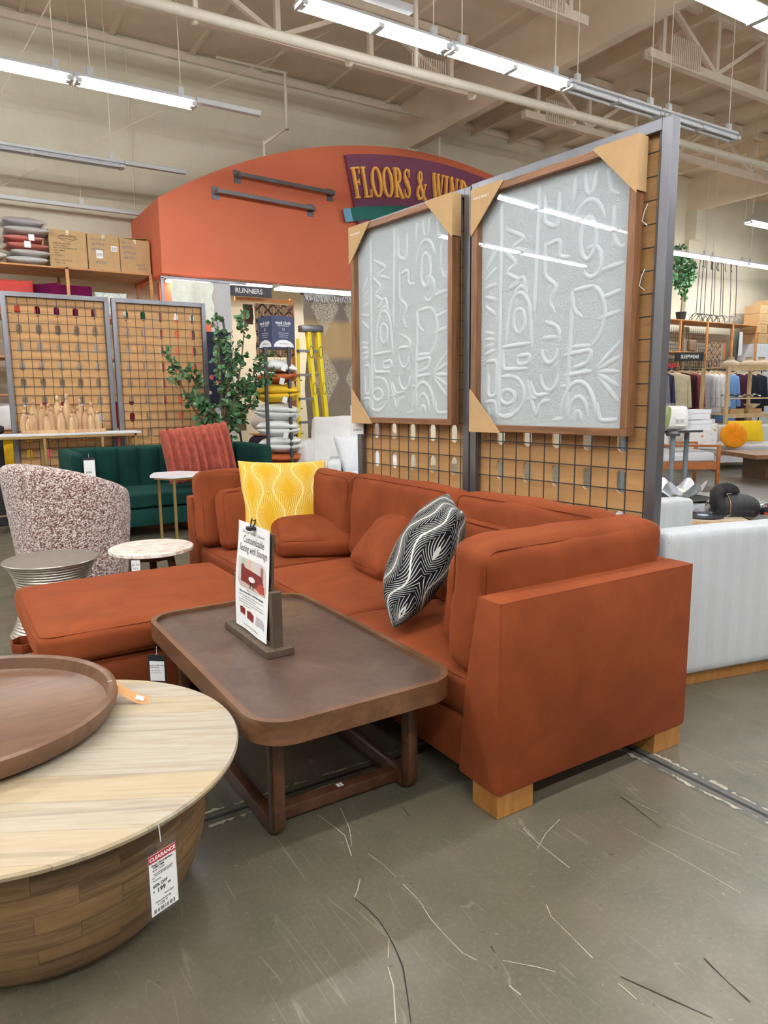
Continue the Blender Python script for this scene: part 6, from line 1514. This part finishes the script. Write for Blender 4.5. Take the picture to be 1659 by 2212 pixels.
plant('potted_tree', 'small leafy artificial tree in a dark pot on top of the wall shelving', (15.75, 11.3, 3.2), [((0, 0, .2), (.0, 0, 1.45), (0.05, 0, 0)), ((0, 0, .6), (-.35, 0, 1.4), (0, 0, 0)), ((0, 0, .6), (.38, 0, 1.35), (0, 0, 0)), ((0, 0, .6), (.2, 0, 1.6), (0, 0, 0)), ((0, 0, .6), (-.45, 0, 1.05), (0, 0, .1)), ((0, 0, .7), (.1, -.1, 1.1), (0, 0, 0)), ((0, 0, .7), (-.2, 0, 1.75), (0, 0, 0)), ((0, 0, .6), (.4, 0, 1.1), (0, 0, 0))], .10, 46, .02, 9, .13)
for k, x in enumerate((16.42, 16.58, 16.75, 17.02, 17.14, 17.42, 17.52, 17.85, 18.1)):
    dark = k < 5
    t = thing('hook_stand', '%s metal shepherd hook stand on top of the wall shelving, %s' % ('black' if dark else 'grey', ['leftmost', 'second from the left', 'third from the left', 'fourth from the left', 'fifth from the left', 'sixth from the left', 'seventh from the left', 'eighth from the left', 'rightmost'][k]), 'hook stand', (x, 11.35, 3.2), R(k * 17), 'shepherd hook stands on the wall shelving')
    MB().tube([(0, 0, .22), (.02, 0, 1.0), (.05, 0, 1.5), (.10, 0, 1.62), (.17, 0, 1.55), (.18, 0, 1.42), (.15, 0, 1.35)], .009, 6).build('hook_rod', M['blackmetal'], t)
    for a in (0, 90, 180, 270): MB().tube([(0, 0, .22), (.10 * math.cos(R(a)), .10 * math.sin(R(a)), .2), (.18 * math.cos(R(a)), .18 * math.sin(R(a)), .1), (.2 * math.cos(R(a)), .2 * math.sin(R(a)), .0)], .008, 5).build('foot', M['blackmetal'] if dark else M['steel'], t)
bi = 0
for (x, z, w, h) in ((19.0, 2.75, .42, .26), (18.95, 3.01, .42, .24), (18.98, 3.25, .42, .28), (18.95, 3.53, .34, .22), (19.44, 2.75, .42, .45), (19.44, 3.2, .42, .32), (19.40, 3.52, .42, .38), (19.9, 2.75, .45, .6), (19.9, 3.35, .45, .6)):
    t = thing('carton', 'brown carton at the right edge, %s' % ['bottom of its left column', 'second in its left column', 'third in its left column', 'top of its left column', 'bottom of its middle column', 'second in its middle column', 'top of its middle column', 'bottom of the outermost column', 'top of the outermost column'][bi], 'carton', (x, 11.3, z), group='cartons piled at the right edge'); bi += 1
    MB().b2((-w / 2, -.22, 0), (w / 2, .22, h - .008), .003).build('box_body', M['card'], t, smooth=False)
    text([('Set of 2', -.02, h * .6, .05), ('open box', 0, h * .35, .04)], M['greyink'], t, Matrix.Translation((0, -.223, 0)) @ Matrix.Rotation(R(90), 4, 'X'), extrude=.0003, shear=.3)
t = thing('slat_fixture', 'white slatted wall fixture below the right edge cartons', 'fixture', (19.5, 11.4, 0)); mb = MB(); mb.b2((-.75, -.33, 0), (1.0, .3, 2.74)); mb.build('body', M['white'], t, smooth=False)
mb = MB()
for k in range(30): mb.b2((-.74 + k * .058, -.34, .3), (-.72 + k * .058, -.33, 2.7))
mb.build('slat_ribs', M['linen'], t, smooth=False)

# ================================================================ FLOOR MARKS
struct(MB().b2((2.205, -8, .0005), (2.22, 12, .0012)).build('trim_joint', M['black'], smooth=False)).name = 'trim_90'
jm = MB(); jr = random.Random(5)
def crumble(mb, ax_, c0, a, b, side):
    q = a; prev = None
    while q < b:
        n0 = noise.noise(Vector((q * 9, side * 7, c0))); n1 = noise.noise(Vector((q * 55, side * 3, c0 + 4))); n2 = noise.noise(Vector((q * 8, side * 5, c0 + 9)))
        w0 = .034 + .008 * n0; wd = max(0.0, .007 + .022 * n1 + .016 * n2)
        cur = None
        if wd > .001:
            p = [(c0 + side * w0, q), (c0 + side * (w0 + wd), q)]
            if ax_ == 'x': p = [(b_, a_) for a_, b_ in p]
            cur = [mb.bm.verts.new((x, y, .0016)) for x, y in p]
            if prev: mb.bm.faces.new((prev[0], prev[1], cur[1], cur[0]))
        prev = cur; q += .009
M['chip'] = plain('pale_concrete_chips', rgb(166, 160, 142), .8, 0, .2, 40)
for s in (-1, 1): crumble(jm, 'y', 2.212, -2.5, 2.2, s)
for s in (-1, 1): crumble(jm, 'x', 2.16, -.3, 2.2, s)
struct(jm.build('trim_91', M['chip'], smooth=False))
struct(MB().b2((-6, 2.154, .0005), (2.2, 2.166, .0012)).build('trim_92', M['black'], smooth=False))
struct(MB().b2((2.16, -8, .0002), (2.265, 12, .0006)).build('trim_93', plain('joint_filler', rgb(84, 82, 76), .5, 0, .2, 30), smooth=False))
def strip(mb, pts, w):
    P = [Vector((x, y, .0014)) for x, y in pts]; L = []
    for i, p in enumerate(P):
        d = (P[min(i + 1, len(P) - 1)] - P[max(i - 1, 0)]).normalized(); nn = Vector((-d.y, d.x, 0)) * w * jr.uniform(.5, 1.2)
        L.append((mb.bm.verts.new(p + nn), mb.bm.verts.new(p - nn)))
    for i in range(len(P) - 1): mb.bm.faces.new((L[i][0], L[i + 1][0], L[i + 1][1], L[i][1]))
mb = MB()
for pts in [[(0.965, 1.986), (0.98, 1.898), (0.987, 1.834), (0.954, 1.731)], [(1.05, 1.979), (1.018, 1.858), (0.977, 1.77)], [(0.922, 1.625), (0.891, 1.587), (0.869, 1.567)], [(1.015, 1.541), (1.016, 1.461), (1.001, 1.386), (0.998, 1.319), (0.999, 1.244), (1.014, 1.208)], [(0.868, 1.384), (0.833, 1.334)], [(0.817, 1.309), (0.798, 1.255), (0.746, 1.165)], [(1.067, 1.173), (1.124, 1.111), (1.151, 1.076)], [(1.002, 1.713), (1.014, 1.64), (1.015, 1.577)], [(1.3, 1.256), (1.278, 1.217), (1.268, 1.125), (1.26, 1.057)], [(1.49, 1.55), (1.476, 1.473), (1.469, 1.331)], [(1.628, 1.522), (1.535, 1.492), (1.451, 1.447)], [(1.029, 1.106), (1.034, 1.071)], [(1.251, 0.971), (1.25, 0.917)], [(1.905, 1.506), (1.929, 1.372)], [(1.899, 1.314), (1.943, 1.087)], [(1.765, 1.371), (1.783, 1.165), (1.789, 0.993)]]: strip(mb, pts, .0013)
struct(mb.build('trim_94', M['chip'], smooth=False))
mb = MB()
for pts in [[(0.868, 1.573), (0.878, 1.518), (0.882, 1.453), (0.869, 1.364), (0.848, 1.289), (0.811, 1.215), (0.775, 1.147)], [(1.272, 0.982), (1.317, 0.874), (1.352, 0.792)], [(1.491, 0.908), (1.473, 0.835), (1.463, 0.772)], [(1.073, 1.223), (1.067, 1.2)], [(1.229, 1.862), (1.219, 1.805)], [(1.905, 1.506), (1.865, 1.306)]]: strip(mb, pts, .0017)
struct(mb.build('trim_95', M['black'], smooth=False))
